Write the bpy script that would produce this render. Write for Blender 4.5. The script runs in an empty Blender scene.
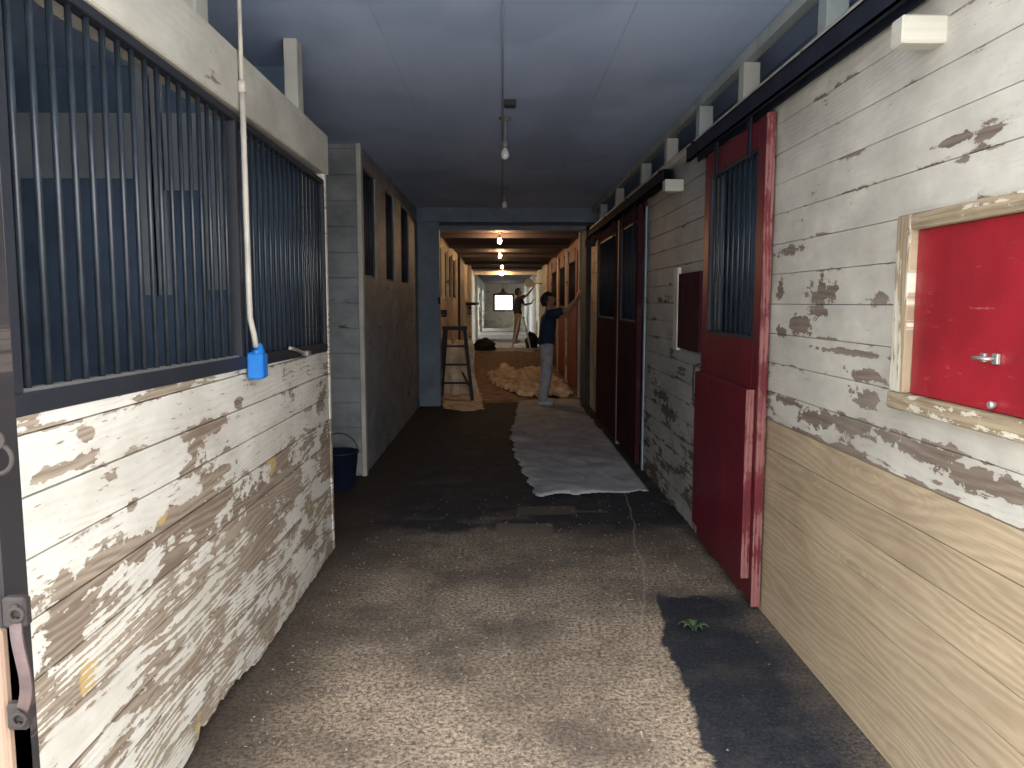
import bpy, bmesh, math, random
from mathutils import Vector, Matrix, noise as mnoise
random.seed(7)
sc = bpy.context.scene
COL = sc.collection
PI = math.pi
FPX = 770.0; EYE = 1.55
PITCH = math.atan(82 / 770); YAW = math.atan(10 / 770)

# ------------------------------------------------------------------ measuring helpers (photo pixel -> place)
def ray(u, v):
    x = (u - 512) / FPX; y = -(v - 384) / FPX
    d = Vector((x, math.cos(PITCH) + y * math.sin(PITCH), -math.sin(PITCH) + y * math.cos(PITCH)))
    c, s = math.cos(-YAW), math.sin(-YAW)
    return Vector((c * d.x - s * d.y, s * d.x + c * d.y, d.z))
O = Vector((0, 0, EYE))
def onX(u, v, X): d = ray(u, v); return O + d * (X / d.x)
def onY(u, v, Y): d = ray(u, v); return O + d * (Y / d.y)
def onZ(u, v, Z=0.0): d = ray(u, v); return O + d * ((Z - EYE) / d.z)

# ------------------------------------------------------------------ object helpers
def tag(o, label=None, cat=None, group=None, kind=None):
    if label: o['label'] = label
    if cat: o['category'] = cat
    if group: o['group'] = group
    if kind: o['kind'] = kind
    return o

def thing(name, label, cat, loc=(0, 0, 0), group=None):
    o = bpy.data.objects.new(name, None); COL.objects.link(o)
    o.location = loc; o.empty_display_size = 0.1
    return tag(o, label, cat, group)

def world_loc(o):
    v = Vector((0, 0, 0))
    while o is not None:
        v += o.location; o = o.parent
    return v

class MB:
    """collects shapes in world coordinates; build() links ONE mesh object"""
    def __init__(s): s.bm = bmesh.new()
    def box(s, x0, x1, y0, y1, z0, z1, bev=0.0):
        x0, x1 = min(x0, x1), max(x0, x1); y0, y1 = min(y0, y1), max(y0, y1); z0, z1 = min(z0, z1), max(z0, z1)
        vs = [s.bm.verts.new(p) for p in ((x0,y0,z0),(x1,y0,z0),(x1,y1,z0),(x0,y1,z0),(x0,y0,z1),(x1,y0,z1),(x1,y1,z1),(x0,y1,z1))]
        fs = [s.bm.faces.new([vs[i] for i in q]) for q in ((0,3,2,1),(4,5,6,7),(0,1,5,4),(1,2,6,5),(2,3,7,6),(3,0,4,7))]
        if bev > 0:
            es = list({e for f in fs for e in f.edges})
            bmesh.ops.bevel(s.bm, geom=es, offset=bev, segments=1, affect='EDGES')
        return s
    def tube(s, pts, r, seg=10, cap=True):
        pts = [Vector(p) for p in pts]; n = len(pts)
        rs = r if isinstance(r, (list, tuple)) else [r] * n
        rings = []; up = None
        for i, p in enumerate(pts):
            t = (pts[min(i + 1, n - 1)] - pts[max(i - 1, 0)]).normalized()
            if up is None:
                up = Vector((0, 0, 1)) if abs(t.z) < .9 else Vector((1, 0, 0))
            a = t.cross(up)
            if a.length < 1e-4: a = t.cross(Vector((0, 1, 0)))
            a.normalize(); b = t.cross(a).normalized(); up = -b if False else up
            rings.append([s.bm.verts.new(p + (a * math.cos(2*PI*k/seg) + b * math.sin(2*PI*k/seg)) * rs[i]) for k in range(seg)])
        for i in range(n - 1):
            for k in range(seg):
                f = s.bm.faces.new((rings[i][k], rings[i][(k+1) % seg], rings[i+1][(k+1) % seg], rings[i+1][k])); f.smooth = True
        if cap:
            s.bm.faces.new(rings[0][::-1]); s.bm.faces.new(rings[-1])
        return s
    def bar(s, p, q, w, d, side=None):
        """rectangular bar from p to q, w across `side`, d across the other way"""
        p, q = Vector(p), Vector(q); t = (q - p).normalized()
        a = Vector(side).normalized() if side else (Vector((1, 0, 0)) if abs(t.x) < .8 else Vector((0, 1, 0)))
        a = (a - t * a.dot(t)).normalized(); b = t.cross(a)
        vs = [s.bm.verts.new(e + a * sx * w / 2 + b * sy * d / 2) for e in (p, q) for sx, sy in ((-1,-1),(1,-1),(1,1),(-1,1))]
        for f in ((0,1,2,3),(7,6,5,4),(0,4,5,1),(1,5,6,2),(2,6,7,3),(3,7,4,0)): s.bm.faces.new([vs[i] for i in f])
        return s
    def lathe(s, prof, c, seg=20, axis='Z'):
        """prof: list of (radius, height)"""
        c = Vector(c); rings = []
        for r, h in prof:
            ring = []
            for k in range(seg):
                a = 2 * PI * k / seg
                p = Vector((r * math.cos(a), r * math.sin(a), h))
                if axis == 'X': p = Vector((p.z, p.x, p.y))
                if axis == 'Y': p = Vector((p.x, p.z, p.y))
                ring.append(s.bm.verts.new(c + p))
            rings.append(ring)
        for i in range(len(rings) - 1):
            for k in range(seg):
                f = s.bm.faces.new((rings[i][k], rings[i][(k+1) % seg], rings[i+1][(k+1) % seg], rings[i+1][k])); f.smooth = True
        s.bm.faces.new(rings[0][::-1]); s.bm.faces.new(rings[-1])
        return s
    def torus(s, c, R, r, axis='X', seg=24, ss=8, a0=0, a1=2*PI):
        pts = []
        full = abs(a1 - a0) > 6.2
        for k in range(seg + 1):
            a = a0 + (a1 - a0) * k / seg
            p = (0, R*math.cos(a), R*math.sin(a)) if axis == 'X' else ((R*math.cos(a), 0, R*math.sin(a)) if axis == 'Y' else (R*math.cos(a), R*math.sin(a), 0))
            pts.append(Vector(c) + Vector(p))
        n = Vector((1,0,0)) if axis == 'X' else (Vector((0,1,0)) if axis == 'Y' else Vector((0,0,1)))
        rings = []
        for i, p in enumerate(pts):
            o = (p - Vector(c)).normalized()
            rings.append([s.bm.verts.new(p + (o * math.cos(2*PI*j/ss) + n * math.sin(2*PI*j/ss)) * r) for j in range(ss)])
        for i in range(seg):
            for j in range(ss):
                f = s.bm.faces.new((rings[i][j], rings[i][(j+1) % ss], rings[i+1][(j+1) % ss], rings[i+1][j])); f.smooth = True
        if not full:
            s.bm.faces.new(rings[0]); s.bm.faces.new(rings[-1][::-1])
        return s
    def build(s, name, mat, parent=None, kind=None, smooth=False):
        bmesh.ops.recalc_face_normals(s.bm, faces=s.bm.faces[:])
        me = bpy.data.meshes.new(name)
        if parent is not None:
            bmesh.ops.translate(s.bm, verts=s.bm.verts[:], vec=-world_loc(parent))
        if smooth:
            for f in s.bm.faces: f.smooth = True
        s.bm.to_mesh(me); s.bm.free()
        me.materials.append(mat)
        o = bpy.data.objects.new(name, me); COL.objects.link(o)
        if parent is not None: o.parent = parent
        elif kind: o['kind'] = kind
        return o

def struct(name, mb, mat): return mb.build(name, mat, None, 'structure')

def copy_tree(o, parent=None):
    c = o.copy(); COL.objects.link(c); c.parent = parent
    for ch in [x for x in bpy.data.objects if x.parent is o]: copy_tree(ch, c)
    return c

# ------------------------------------------------------------------ node helpers
def lin(r, g, b):
    f = lambda c: (c/255/12.92) if c/255 <= .04045 else ((c/255+.055)/1.055)**2.4
    return (f(r), f(g), f(b), 1)

class NG:
    def __init__(s, name):
        s.mat = bpy.data.materials.new(name); s.mat.use_nodes = True
        s.nt = s.mat.node_tree; s.nt.nodes.clear()
        s.out = s.nt.nodes.new('ShaderNodeOutputMaterial')
        s.bsdf = s.nt.nodes.new('ShaderNodeBsdfPrincipled')
        s.nt.links.new(s.bsdf.outputs[0], s.out.inputs[0])
        s._pos = None
    def set(s, sock, v):
        if isinstance(v, bpy.types.NodeSocket): s.nt.links.new(v, sock)
        elif isinstance(v, (int, float)) and hasattr(sock.default_value, '__len__'):
            sock.default_value = [v] * len(sock.default_value)
        else: sock.default_value = v
    def m(s, op, a, b=None, c=None, clamp=False):
        n = s.nt.nodes.new('ShaderNodeMath'); n.operation = op; n.use_clamp = clamp
        s.set(n.inputs[0], a)
        if b is not None: s.set(n.inputs[1], b)
        if c is not None: s.set(n.inputs[2], c)
        return n.outputs[0]
    def add(s, *a):
        r = a[0]
        for x in a[1:]: r = s.m('ADD', r, x)
        return r
    def mul(s, a, b): return s.m('MULTIPLY', a, b)
    def pos(s):
        if s._pos is None:
            g = s.nt.nodes.new('ShaderNodeNewGeometry'); x = s.nt.nodes.new('ShaderNodeSeparateXYZ')
            s.nt.links.new(g.outputs['Position'], x.inputs[0]); s._pos = x.outputs
        return s._pos
    def vec(s, x, y, z=0.0):
        n = s.nt.nodes.new('ShaderNodeCombineXYZ')
        for i, v in enumerate((x, y, z)): s.set(n.inputs[i], v)
        return n.outputs[0]
    def noise(s, v, scale=1.0, detail=2.0, rough=.5, out=0):
        n = s.nt.nodes.new('ShaderNodeTexNoise'); s.set(n.inputs['Vector'], v)
        n.inputs['Scale'].default_value = scale; n.inputs['Detail'].default_value = detail; n.inputs['Roughness'].default_value = rough
        return n.outputs[out]
    def white(s, v):
        n = s.nt.nodes.new('ShaderNodeTexWhiteNoise'); n.noise_dimensions = '1D'; s.set(n.inputs['W'], v); return n.outputs[0]
    def map(s, v, a, b, c=0.0, d=1.0, smooth=False):
        n = s.nt.nodes.new('ShaderNodeMapRange'); n.interpolation_type = 'SMOOTHSTEP' if smooth else 'LINEAR'
        s.set(n.inputs[0], v)
        for i, x in enumerate((a, b, c, d)): s.set(n.inputs[1 + i], x)
        return n.outputs[0]
    def mix(s, f, a, b, blend='MIX'):
        n = s.nt.nodes.new('ShaderNodeMix'); n.data_type = 'RGBA'; n.blend_type = blend
        s.set(n.inputs[0], f); s.set(n.inputs[6], a); s.set(n.inputs[7], b); return n.outputs[2]
    def gray(s, v):
        return s.vec(v, v, v)
    def curve(s, v, pts):
        """piecewise-linear float curve, pts [(x, y)] with x and y in any range"""
        x0, x1 = pts[0][0], pts[-1][0]; ys = [p[1] for p in pts]; y0, y1 = min(ys), max(ys)
        if y1 - y0 < 1e-6: y1 = y0 + 1e-6
        t = s.map(v, x0, x1)
        n = s.nt.nodes.new('ShaderNodeValToRGB'); cr = n.color_ramp; cr.interpolation = 'LINEAR'
        while len(cr.elements) < len(pts): cr.elements.new(0.5)
        for e, (px, py) in zip(cr.elements, sorted(pts)):
            e.position = (px - x0) / (x1 - x0); g = (py - y0) / (y1 - y0); e.color = (g, g, g, 1)
        s.set(n.inputs[0], t)
        return s.map(n.outputs[0], 0, 1, y0, y1)
    def bump(s, h, strength=.5, dist=.01):
        n = s.nt.nodes.new('ShaderNodeBump'); n.inputs['Strength'].default_value = strength; n.inputs['Distance'].default_value = dist
        s.set(n.inputs['Height'], h); s.nt.links.new(n.outputs[0], s.bsdf.inputs['Normal'])
    def done(s, col, rough=.7, metal=0.0, spec=None):
        s.set(s.bsdf.inputs['Base Color'], col); s.set(s.bsdf.inputs['Roughness'], rough); s.set(s.bsdf.inputs['Metallic'], metal)
        if spec is not None: s.bsdf.inputs['Specular IOR Level'].default_value = spec
        return s.mat

def simple(name, col, rough=.6, metal=0.0, var=.25, scale=6.0, bump=0.0, col2=None, spec=None):
    g = NG(name); x = g.pos(); P = g.vec(x[0], x[1], x[2])
    n = g.noise(P, scale, 6, .6)
    c2 = col2 if col2 else tuple(c * (1 - var * 2) for c in col[:3]) + (1,)
    f = g.map(n, .35, .65)
    if bump: g.bump(g.noise(P, scale * 5, 4, .6), .5, bump)
    return g.done(g.mix(f, c2, col), rough, metal, spec)

AX = {'X': 0, 'Y': 1, 'Z': 2}
def board_mat(name, uv, pitch, paint, paint2, wood, wood2, bias, blobs=(), thin=None, F=42, A=5.0, rough=.62, edge=.1,
              patch=None, peel_scale=2.2, off=0.0, dirt=.35, gc=.2, fleck=.74, dirtcol=None):
    """weathered board: paint over wood grain, peeling by noise, by board seam, by hand-placed patches (u, v, ru, rv)"""
    g = NG(name); x = g.pos(); u, v = x[AX[uv[0]]], x[AX[uv[1]]]
    vb = g.m('DIVIDE', g.m('ADD', v, off), pitch)
    b = g.m('FLOOR', vb); fr = g.m('FRACT', vb)
    r = g.white(b); r2 = g.white(g.m('ADD', b, 31.7))
    us = g.m('MULTIPLY_ADD', r, 37.0, u)
    low = g.noise(g.vec(g.mul(us, .75), g.mul(v, 3.4), g.mul(r, 9.0)), 1.0, 2.0, .45)
    mid = g.noise(g.vec(g.mul(us, 2.6), g.mul(v, 13.0), g.mul(r, 5.0)), 1.0, 3.0, .5)
    ph = g.add(g.mul(low, A), g.mul(mid, A * .16), g.mul(g.mul(v, F), g.m('MULTIPLY_ADD', r2, .7, .45)))
    gr = g.m('SINE', g.mul(ph, 2 * PI))
    fib = g.noise(g.vec(g.mul(us, 5.0), g.mul(v, 190.0)), 1.0, 3.0, .6)
    tone = g.add(g.mul(gr, gc), g.mul(g.m('SUBTRACT', fib, .5), 1.1), g.mul(g.m('SUBTRACT', r2, .5), .5), .5)
    kn = g.nt.nodes.new('ShaderNodeTexVoronoi'); g.set(kn.inputs['Vector'], g.vec(g.mul(us, 1.5), g.mul(v, 5.2), g.mul(r, 3.0))); kn.inputs['Scale'].default_value = 1.0
    knot = g.map(kn.outputs['Distance'], .05, .14, 1, 0)
    ring = g.mul(g.map(kn.outputs['Distance'], .05, .45, 1, 0), g.m('SINE', g.mul(kn.outputs['Distance'], 95.0)))
    tone = g.add(tone, g.mul(ring, gc * .9), g.mul(knot, -.6))
    P2 = g.vec(g.mul(u, 1.0), g.mul(v, 2.0))
    blot = g.noise(P2, 2.3, 4, .6)
    woodc = g.mix(g.m('ADD', tone, g.mul(g.m('SUBTRACT', blot, .5), .8), clamp=True), wood2, wood)
    # peel field
    w1 = g.noise(g.vec(g.mul(us, peel_scale), g.mul(v, peel_scale * 2.2), 3.0), 1.0, 10, .66)
    wob = g.noise(g.vec(g.mul(u, 9.0), g.mul(v, 14.0), 5.0), 1.0, 6, .6)
    ed = g.map(g.m('ABSOLUTE', g.m('SUBTRACT', fr, .5)), .36, .5, 0.0, edge)
    fld = g.add(g.m('SUBTRACT', w1, .5), g.m('MULTIPLY', ed, wob), g.curve(v, bias))
    if thin:
        tn = g.noise(g.vec(g.mul(u, .9), g.mul(v, 2.6), 8.0), 1.0, 3, .5)
        tk = g.m('MULTIPLY', g.map(tn, .42, .6, 0.0, 1.0), g.curve(v, thin))
        fld = g.add(fld, g.mul(tk, g.add(g.mul(gr, .045), g.mul(g.m('SUBTRACT', fib, .5), .22), g.mul(g.m('SUBTRACT', mid, .5), .30), g.mul(g.m('SUBTRACT', wob, .5), .35))))
    hf = g.noise(g.vec(g.mul(u, 26.0), g.mul(v, 60.0), 2.0), 1.0, 5, .65)
    fk = g.noise(g.vec(g.mul(us, 9.0), g.mul(v, 75.0), 4.0), 1.0, 4, .6)
    fld = g.add(fld, g.mul(gr, .012), g.mul(g.m('SUBTRACT', hf, .5), .13))
    fld = g.m('MAXIMUM', fld, g.add(g.m('SUBTRACT', fk, fleck), g.mul(g.m('SUBTRACT', w1, .5), .5)))
    bl = None
    for (bu, bv, ru, rv) in blobs:
        du = g.m('DIVIDE', g.m('SUBTRACT', u, bu), ru); dv = g.m('DIVIDE', g.m('SUBTRACT', v, bv), rv)
        d = g.m('SQRT', g.add(g.mul(du, du), g.mul(dv, dv)))
        e = g.m('SUBTRACT', 1.0, d)
        bl = e if bl is None else g.m('MAXIMUM', bl, e)
    if bl is not None:
        bl = g.add(g.mul(bl, .55), -.06, g.mul(g.m('SUBTRACT', wob, .5), 2.2), g.mul(g.m('SUBTRACT', w1, .5), .9), g.mul(g.m('SUBTRACT', hf, .5), .7))
        fld = g.m('MAXIMUM', fld, g.mul(bl, .6))
    mask = g.map(fld, -.006, .006)         # 1 = bare wood
    near = g.map(fld, -.05, 0.0)
    pn = g.noise(g.vec(g.mul(u, 3.0), g.mul(v, 5.0), 1.0), 1.0, 6, .6)
    pc = g.mix(g.map(pn, .35, .68), paint2, paint)
    pc = g.mix(g.mul(near, .25), pc, wood)
    if patch:   # a second, ochre undercoat in some places
        on = g.noise(g.vec(g.mul(u, 3.3), g.mul(v, 4.0), 12.0), 1.0, 3, .5)
        woodc = g.mix(g.map(on, .66, .68), woodc, patch)
    col = g.mix(mask, pc, woodc)
    if dirt:
        dn = g.noise(g.vec(g.mul(u, 1.3), g.mul(v, 1.6), 20.0), 1.0, 8, .68)
        col = g.mix(g.map(dn, .5, .75, 0.0, dirt), col, dirtcol or lin(58, 48, 40))
    h = g.add(g.mul(g.m('SUBTRACT', 1.0, mask), 1.0), g.mul(gr, .18), g.mul(fib, .35))
    g.bump(h, .55, .004)
    return g.done(col, g.map(mask, 0, 1, rough, max(rough, .85)), spec=.3 if rough < .9 else .03)

# ------------------------------------------------------------------ colours and materials
WHITE = (.74, .72, .66, 1); WHITE2 = (.58, .56, .50, 1)
def pxblobs(lst, X):
    out = []
    for (u, v, ru, rv) in lst:
        c = onX(u, v, X); a = onX(u + ru, v, X); b = onX(u, v - rv, X)
        out.append((c.y, c.z, max(.015, abs(a.y - c.y)), max(.012, abs(b.z - c.z))))
    return out

XR, XL, XL2, XL3 = 1.30, -1.05, -1.23, -1.03
CEIL = 2.90; CEILF = 2.66
BL = pxblobs([(208, 428, 22, 9), (196, 452, 10, 16), (188, 470, 10, 8), (128, 388, 20, 7), (88, 432, 10, 8), (60, 470, 40, 8), (165, 390, 30, 8), (225, 470, 10, 6),
              (240, 400, 5, 8), (322, 400, 5, 18), (325, 440, 5, 14), (135, 505, 7, 8), (215, 505, 40, 12), (120, 560, 60, 18), (60, 640, 30, 40), (180, 520, 50, 14), (260, 500, 40, 25)], XL)
M = {}
M['left_boards'] = board_mat('peeling white boards', 'YZ', .14, WHITE, WHITE2, (.42, .355, .275, 1), (.19, .145, .11, 1),
    [(0, .01), (.25, -.02), (.45, -.01), (.65, .04), (.82, -.03), (.95, -.12), (1.1, -.13), (1.3, -.08)], BL,
    thin=[(0, 2.4), (.5, 2.2), (.8, 1.6), (1.0, .6), (1.15, 1.0), (1.3, 1.6)], F=60, A=12, gc=.24, fleck=.66, patch=(.50, .36, .15, 1), dirt=.3, dirtcol=lin(120, 100, 84))
BR = pxblobs([(790, 251, 14, 5), (822, 293, 17, 14), (818, 312, 10, 10), (800, 325, 14, 9), (783, 333, 8, 6), (845, 352, 50, 3), (865, 375, 22, 7), (868, 397, 16, 10), (900, 400, 12, 6),
              (880, 300, 12, 8), (790, 402, 20, 4), (812, 418, 18, 9), (845, 425, 30, 10), (920, 450, 60, 12), (965, 472, 50, 14), (1010, 492, 45, 14), (780, 290, 4, 12), (955, 140, 20, 4), (990, 131, 8, 5), (960, 160, 14, 3)], XR)
M['right_boards'] = board_mat('white painted boards over new timber', 'YZ', .14, (.62, .60, .53, 1), (.44, .425, .38, 1), (.29, .24, .195, 1), (.13, .10, .08, 1),
    [(0, 1), (.977, 1), (.98, -.03), (1.05, -.06), (1.13, -.12), (1.6, -.15), (2.6, -.16)], BR, thin=[(0, 0), (1.0, 1.2), (1.15, .5), (1.4, .3), (2.6, .3)], F=56, A=11, gc=.15, fleck=.73, edge=.17, dirt=.5, dirtcol=lin(150, 142, 130))
M['new_boards'] = board_mat('bare pine boards', 'YZ', .14, WHITE, WHITE2, (.50, .40, .27, 1), (.31, .24, .16, 1), [(0, 1), (3, 1)], F=46, A=10, gc=.19, dirt=.55, dirtcol=lin(118, 96, 76))
GREYW = (.40, .40, .38, 1); GREYW2 = (.29, .29, .28, 1)
M['grey_boards'] = board_mat('grey painted boards', 'YZ', .14, GREYW, GREYW2, (.16, .13, .11, 1), (.06, .05, .045, 1),
    [(0, -.02), (.5, -.05), (1.0, -.10), (3, -.2)], pxblobs([(660, 395, 10, 4), (667, 412, 10, 7)], XR), thin=[(0, .6), (3, .2)], dirt=.5, dirtcol=lin(70, 68, 66))
GREYW, GREYW2 = (.30, .31, .32, 1), (.20, .21, .22, 1)
M['grey_face'] = board_mat('grey painted wall facing', 'XZ', .22, GREYW, GREYW2, (.16, .13, .11, 1), (.06, .05, .045, 1), [(0, -.14), (3, -.2)], dirt=.6, dirtcol=lin(60, 60, 62))
M['grey_side'] = board_mat('grey smooth boards', 'YZ', 1.3, GREYW, GREYW2, (.16, .13, .11, 1), (.06, .05, .045, 1), [(0, -.14), (3, -.2)], dirt=.6, dirtcol=lin(60, 60, 62))
M['cream_beam'] = board_mat('cream painted beam', 'YZ', 5.0, (.60, .58, .50, 1), (.44, .42, .36, 1), (.3, .25, .2, 1), (.15, .12, .1, 1), [(0, -.17), (3, -.17)], dirt=.4, edge=0, dirtcol=lin(110, 105, 95))
M['cream_stud'] = board_mat('cream painted stud', 'ZY', 5.0, (.52, .51, .45, 1), (.38, .37, .33, 1), (.3, .25, .2, 1), (.15, .12, .1, 1), [(0, -.17), (50, -.17)], dirt=.4, edge=0, dirtcol=lin(100, 96, 88))
M['slate'] = simple('slate grey painted timber', (.20, .25, .32, 1), .75, var=.15, scale=3)
M['blue_stud'] = simple('pale blue grey timber', (.40, .45, .44, 1), .7, var=.15, scale=4)
M['warm_boards'] = board_mat('pale aged boards', 'ZY', .2, (.62, .56, .46, 1), (.46, .41, .33, 1), (.25, .2, .15, 1), (.1, .08, .06, 1), [(0, -.1), (60, -.1)], dirt=.5)
M['end_side'] = board_mat('pale green grey boards', 'ZY', .25, (.70, .72, .66, 1), (.58, .60, .55, 1), (.25, .2, .15, 1), (.1, .08, .06, 1), [(0, -.1), (60, -.1)], dirt=.4)
M['end_boards'] = board_mat('pale end wall boards', 'XZ', .25, (.74, .69, .58, 1), (.60, .56, .47, 1), (.25, .2, .15, 1), (.1, .08, .06, 1), [(0, -.14), (5, -.14)], dirt=.4, fleck=.85)
M['red'] = board_mat('red painted plywood', 'ZY', 9.0, (.12, .008, .018, 1), (.08, .006, .014, 1), (.30, .07, .06, 1), (.12, .02, .02, 1), [(0, -.17), (50, -.17)], thin=[(0, .4), (50, .4)], rough=.42, edge=0, dirt=.5, dirtcol=(.05, .012, .018, 1))
M['red_edge'] = board_mat('rubbed red timber edge', 'ZX', 9.0, (.15, .020, .026, 1), (.10, .013, .02, 1), (.30, .14, .13, 1), (.18, .055, .055, 1), [(0, .0), (50, .0)], thin=[(0, 1.5), (50, 1.5)], rough=.6, edge=0, F=60, dirt=.4, dirtcol=(.06, .02, .02, 1))
M['red_far'] = board_mat('faded orange red door', 'ZY', .16, (.24, .055, .045, 1), (.16, .038, .032, 1), (.36, .2, .12, 1), (.15, .06, .04, 1), [(0, -.1), (50, -.1)], rough=.6, dirt=.5, dirtcol=(.06, .03, .03, 1))
M['maroon'] = board_mat('dark maroon door', 'ZY', .16, (.060, .018, .024, 1), (.036, .012, .018, 1), (.08, .04, .04, 1), (.03, .015, .02, 1), [(0, -.12), (50, -.12)], rough=.95, dirt=.3)
M['hatch_red'] = None
def hatch_red():
    g = NG('bright red gloss paint'); x = g.pos(); P = g.vec(x[0], x[1], x[2])
    n = g.noise(P, 3.0, 5, .6); c = g.mix(g.map(n, .35, .65), (.20, .010, .018, 1), (.31, .015, .025, 1))
    sc_ = g.noise(g.vec(g.mul(x[1], 9.0), g.mul(x[2], 70.0)), 1.0, 6, .7)
    c = g.mix(g.map(sc_, .62, .72, 0, .5), c, (.62, .34, .31, 1))
    g.bump(g.noise(P, 30, 4, .6), .3, .002)
    return g.done(c, .38)
M['hatch_red'] = hatch_red()
M['frame_wood'] = board_mat('worn cream frame timber', 'ZY', .6, (.66, .62, .52, 1), (.5, .46, .38, 1), (.42, .33, .22, 1), (.2, .15, .1, 1), [(0, .02), (50, .02)], thin=[(0, 1), (50, 1)], edge=0, F=60, dirt=.5, dirtcol=lin(100, 84, 66))
M['sill_wood'] = board_mat('worn cream sill timber', 'YZ', .6, (.66, .62, .52, 1), (.5, .46, .38, 1), (.42, .34, .23, 1), (.18, .14, .09, 1), [(0, .03), (5, .03)], thin=[(0, 1), (5, 1)], edge=0, F=60, dirt=.6, dirtcol=lin(90, 75, 58))
M['black_steel'] = simple('black painted steel', (.018, .021, .030, 1), .6, .0, var=.1)
M['bar_steel'] = simple('dark grey steel bar', (.024, .032, .044, 1), .32, .0, var=.2, scale=12)
M['track_steel'] = simple('dark door rail steel', (.022, .026, .042, 1), .9, .0, var=.15, spec=.1)
M['galv'] = simple('dull galvanised metal', (.42, .42, .40, 1), .45, .7, var=.1)
M['rust'] = simple('rusty dark iron', (.035, .028, .026, 1), .75, .2, var=.2, scale=30, bump=.003)
M['dark_post'] = board_mat('dark stained gate timber', 'ZX', .5, (.025, .022, .024, 1), (.016, .015, .017, 1), (.06, .05, .045, 1), (.025, .02, .018, 1), [(0, -.08), (5, -.08)], thin=[(0, 1), (5, 1)], edge=0, F=90, dirt=0)
M['raw_timber'] = board_mat('raw brown timber', 'ZX', .5, WHITE, WHITE2, (.26, .18, .13, 1), (.15, .10, .075, 1), [(0, 1), (5, 1)], edge=0, F=60, dirt=0)
M['strap'] = simple('brown worn strap', (.10, .065, .06, 1), .55, 0, var=.3, scale=14, col2=(.045, .025, .028, 1))
M['blue'] = simple('blue plastic', (.012, .19, .62, 1), .45, var=.08, scale=20)
M['conduit'] = simple('pale conduit', (.55, .51, .44, 1), .55, var=.12, scale=10)
M['navy'] = simple('navy plastic', (.003, .008, .035, 1), .7, var=.1)
M['stall_dark'] = simple('haze blue stall lining', (.17, .25, .38, 1), .85, var=.2, scale=2)  # lifted blue stands in for haze over the dark stall interiors
M['stall_pale'] = simple('pale grey stall boards', (.42, .47, .50, 1), .8, var=.1, scale=2)
M['dark_wood'] = simple('dark aged timber', (.045, .045, .055, 1), .8, var=.25, scale=5, bump=.004)
M['ladder_wood'] = simple('dark painted ladder timber', (.028, .028, .035, 1), .7, var=.2, scale=8)
M['alu'] = simple('aluminium', (.40, .41, .42, 1), .45, .5, var=.1)
M['bag'] = simple('black bag fabric', (.012, .014, .018, 1), .6, var=.2, scale=10)
M['leaf'] = simple('green leaf', (.05, .10, .04, 1), .5, var=.3, scale=30)
M['chips'] = simple('pale wood chip', (.58, .48, .33, 1), .8, var=.3, scale=25)
M['skin'] = simple('skin', (.32, .17, .115, 1), .55, var=.06)
M['hair'] = simple('dark hair', (.012, .009, .008, 1), .6, var=.2, scale=40, bump=.004)
M['navy_shirt'] = simple('navy blue cotton', (.008, .022, .055, 1), .85, var=.15, scale=14, bump=.006)
M['trousers'] = simple('pale grey work trousers', (.42, .42, .45, 1), .85, var=.15, scale=12, bump=.006, col2=(.27, .27, .30, 1))
M['shoe'] = simple('pale shoe', (.45, .45, .46, 1), .6, var=.1)
M['dark_shirt'] = simple('dark slate cotton', (.028, .036, .06, 1), .85, var=.15, scale=14)
M['tan_trousers'] = simple('tan trousers', (.36, .29, .21, 1), .85, var=.15, scale=12)
M['white_cloth'] = simple('off white cloth', (.62, .60, .56, 1), .85, var=.12, scale=5)
M['grey_cloth'] = simple('grey canvas drop cloth', (.42, .42, .44, 1), .9, var=.15, scale=3, col2=(.27, .28, .31, 1))
M['tan_cloth'] = simple('tan canvas drop cloth', (.72, .61, .47, 1), .9, var=.15, scale=6, col2=(.42, .34, .26, 1))
M['window_frame'] = simple('reddish brown window frame', (.16, .07, .05, 1), .6, var=.15)
M['cord'] = simple('grey cord', (.26, .28, .36, 1), .6, var=.1)
M['socket'] = simple('lamp socket', (.20, .19, .18, 1), .5, var=.1)
M['bulb_off'] = simple('frosted glass bulb unlit', (.62, .62, .60, 1), .2, var=.02)

def emis(name, col, strength):
    g = NG(name); e = g.nt.nodes.new('ShaderNodeEmission'); e.inputs[0].default_value = col; e.inputs[1].default_value = strength
    g.nt.links.new(e.outputs[0], g.out.inputs[0]); return g.mat
M['bulb_on'] = emis('glowing warm bulb', (1, .59, .28, 1), 650.0)

def ceiling_mat(name, a, b):
    g = NG(name); x = g.pos()
    n = g.noise(g.vec(g.mul(x[0], 1.6), g.mul(x[1], .55), 0), 1.0, 5, .55)
    n2 = g.noise(g.vec(g.mul(x[0], 1.1), g.mul(x[1], .9), 7), 1.0, 2, .4)
    c = g.mix(g.map(n, .35, .65), a, b)
    c = g.mix(g.map(n2, .52, .60, 0, .35), c, tuple(k * .7 for k in a[:3]) + (1,))
    fr = g.m('FRACT', g.m('DIVIDE', x[1], 1.22)); fx = g.m('FRACT', g.m('DIVIDE', g.m('ADD', x[0], .6), 1.22))
    seam = g.m('MAXIMUM', g.map(fr, .992, .996), g.map(fx, .992, .996))
    c = g.mix(g.mul(seam, .12), c, (.05, .05, .06, 1))
    g.bump(g.m('SUBTRACT', g.mul(n, .5), seam), .4, .006)
    return g.done(c, .75)
M['ceiling'] = ceiling_mat('haze blue ceiling', (.40, .50, .72, 1), (.50, .60, .82, 1))  # blue lift in the near ceiling colour stands in for a hazy veil
M['ceiling_far'] = ceiling_mat('brown grey ceiling boards', (.045, .034, .042, 1), (.07, .055, .06, 1))

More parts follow.
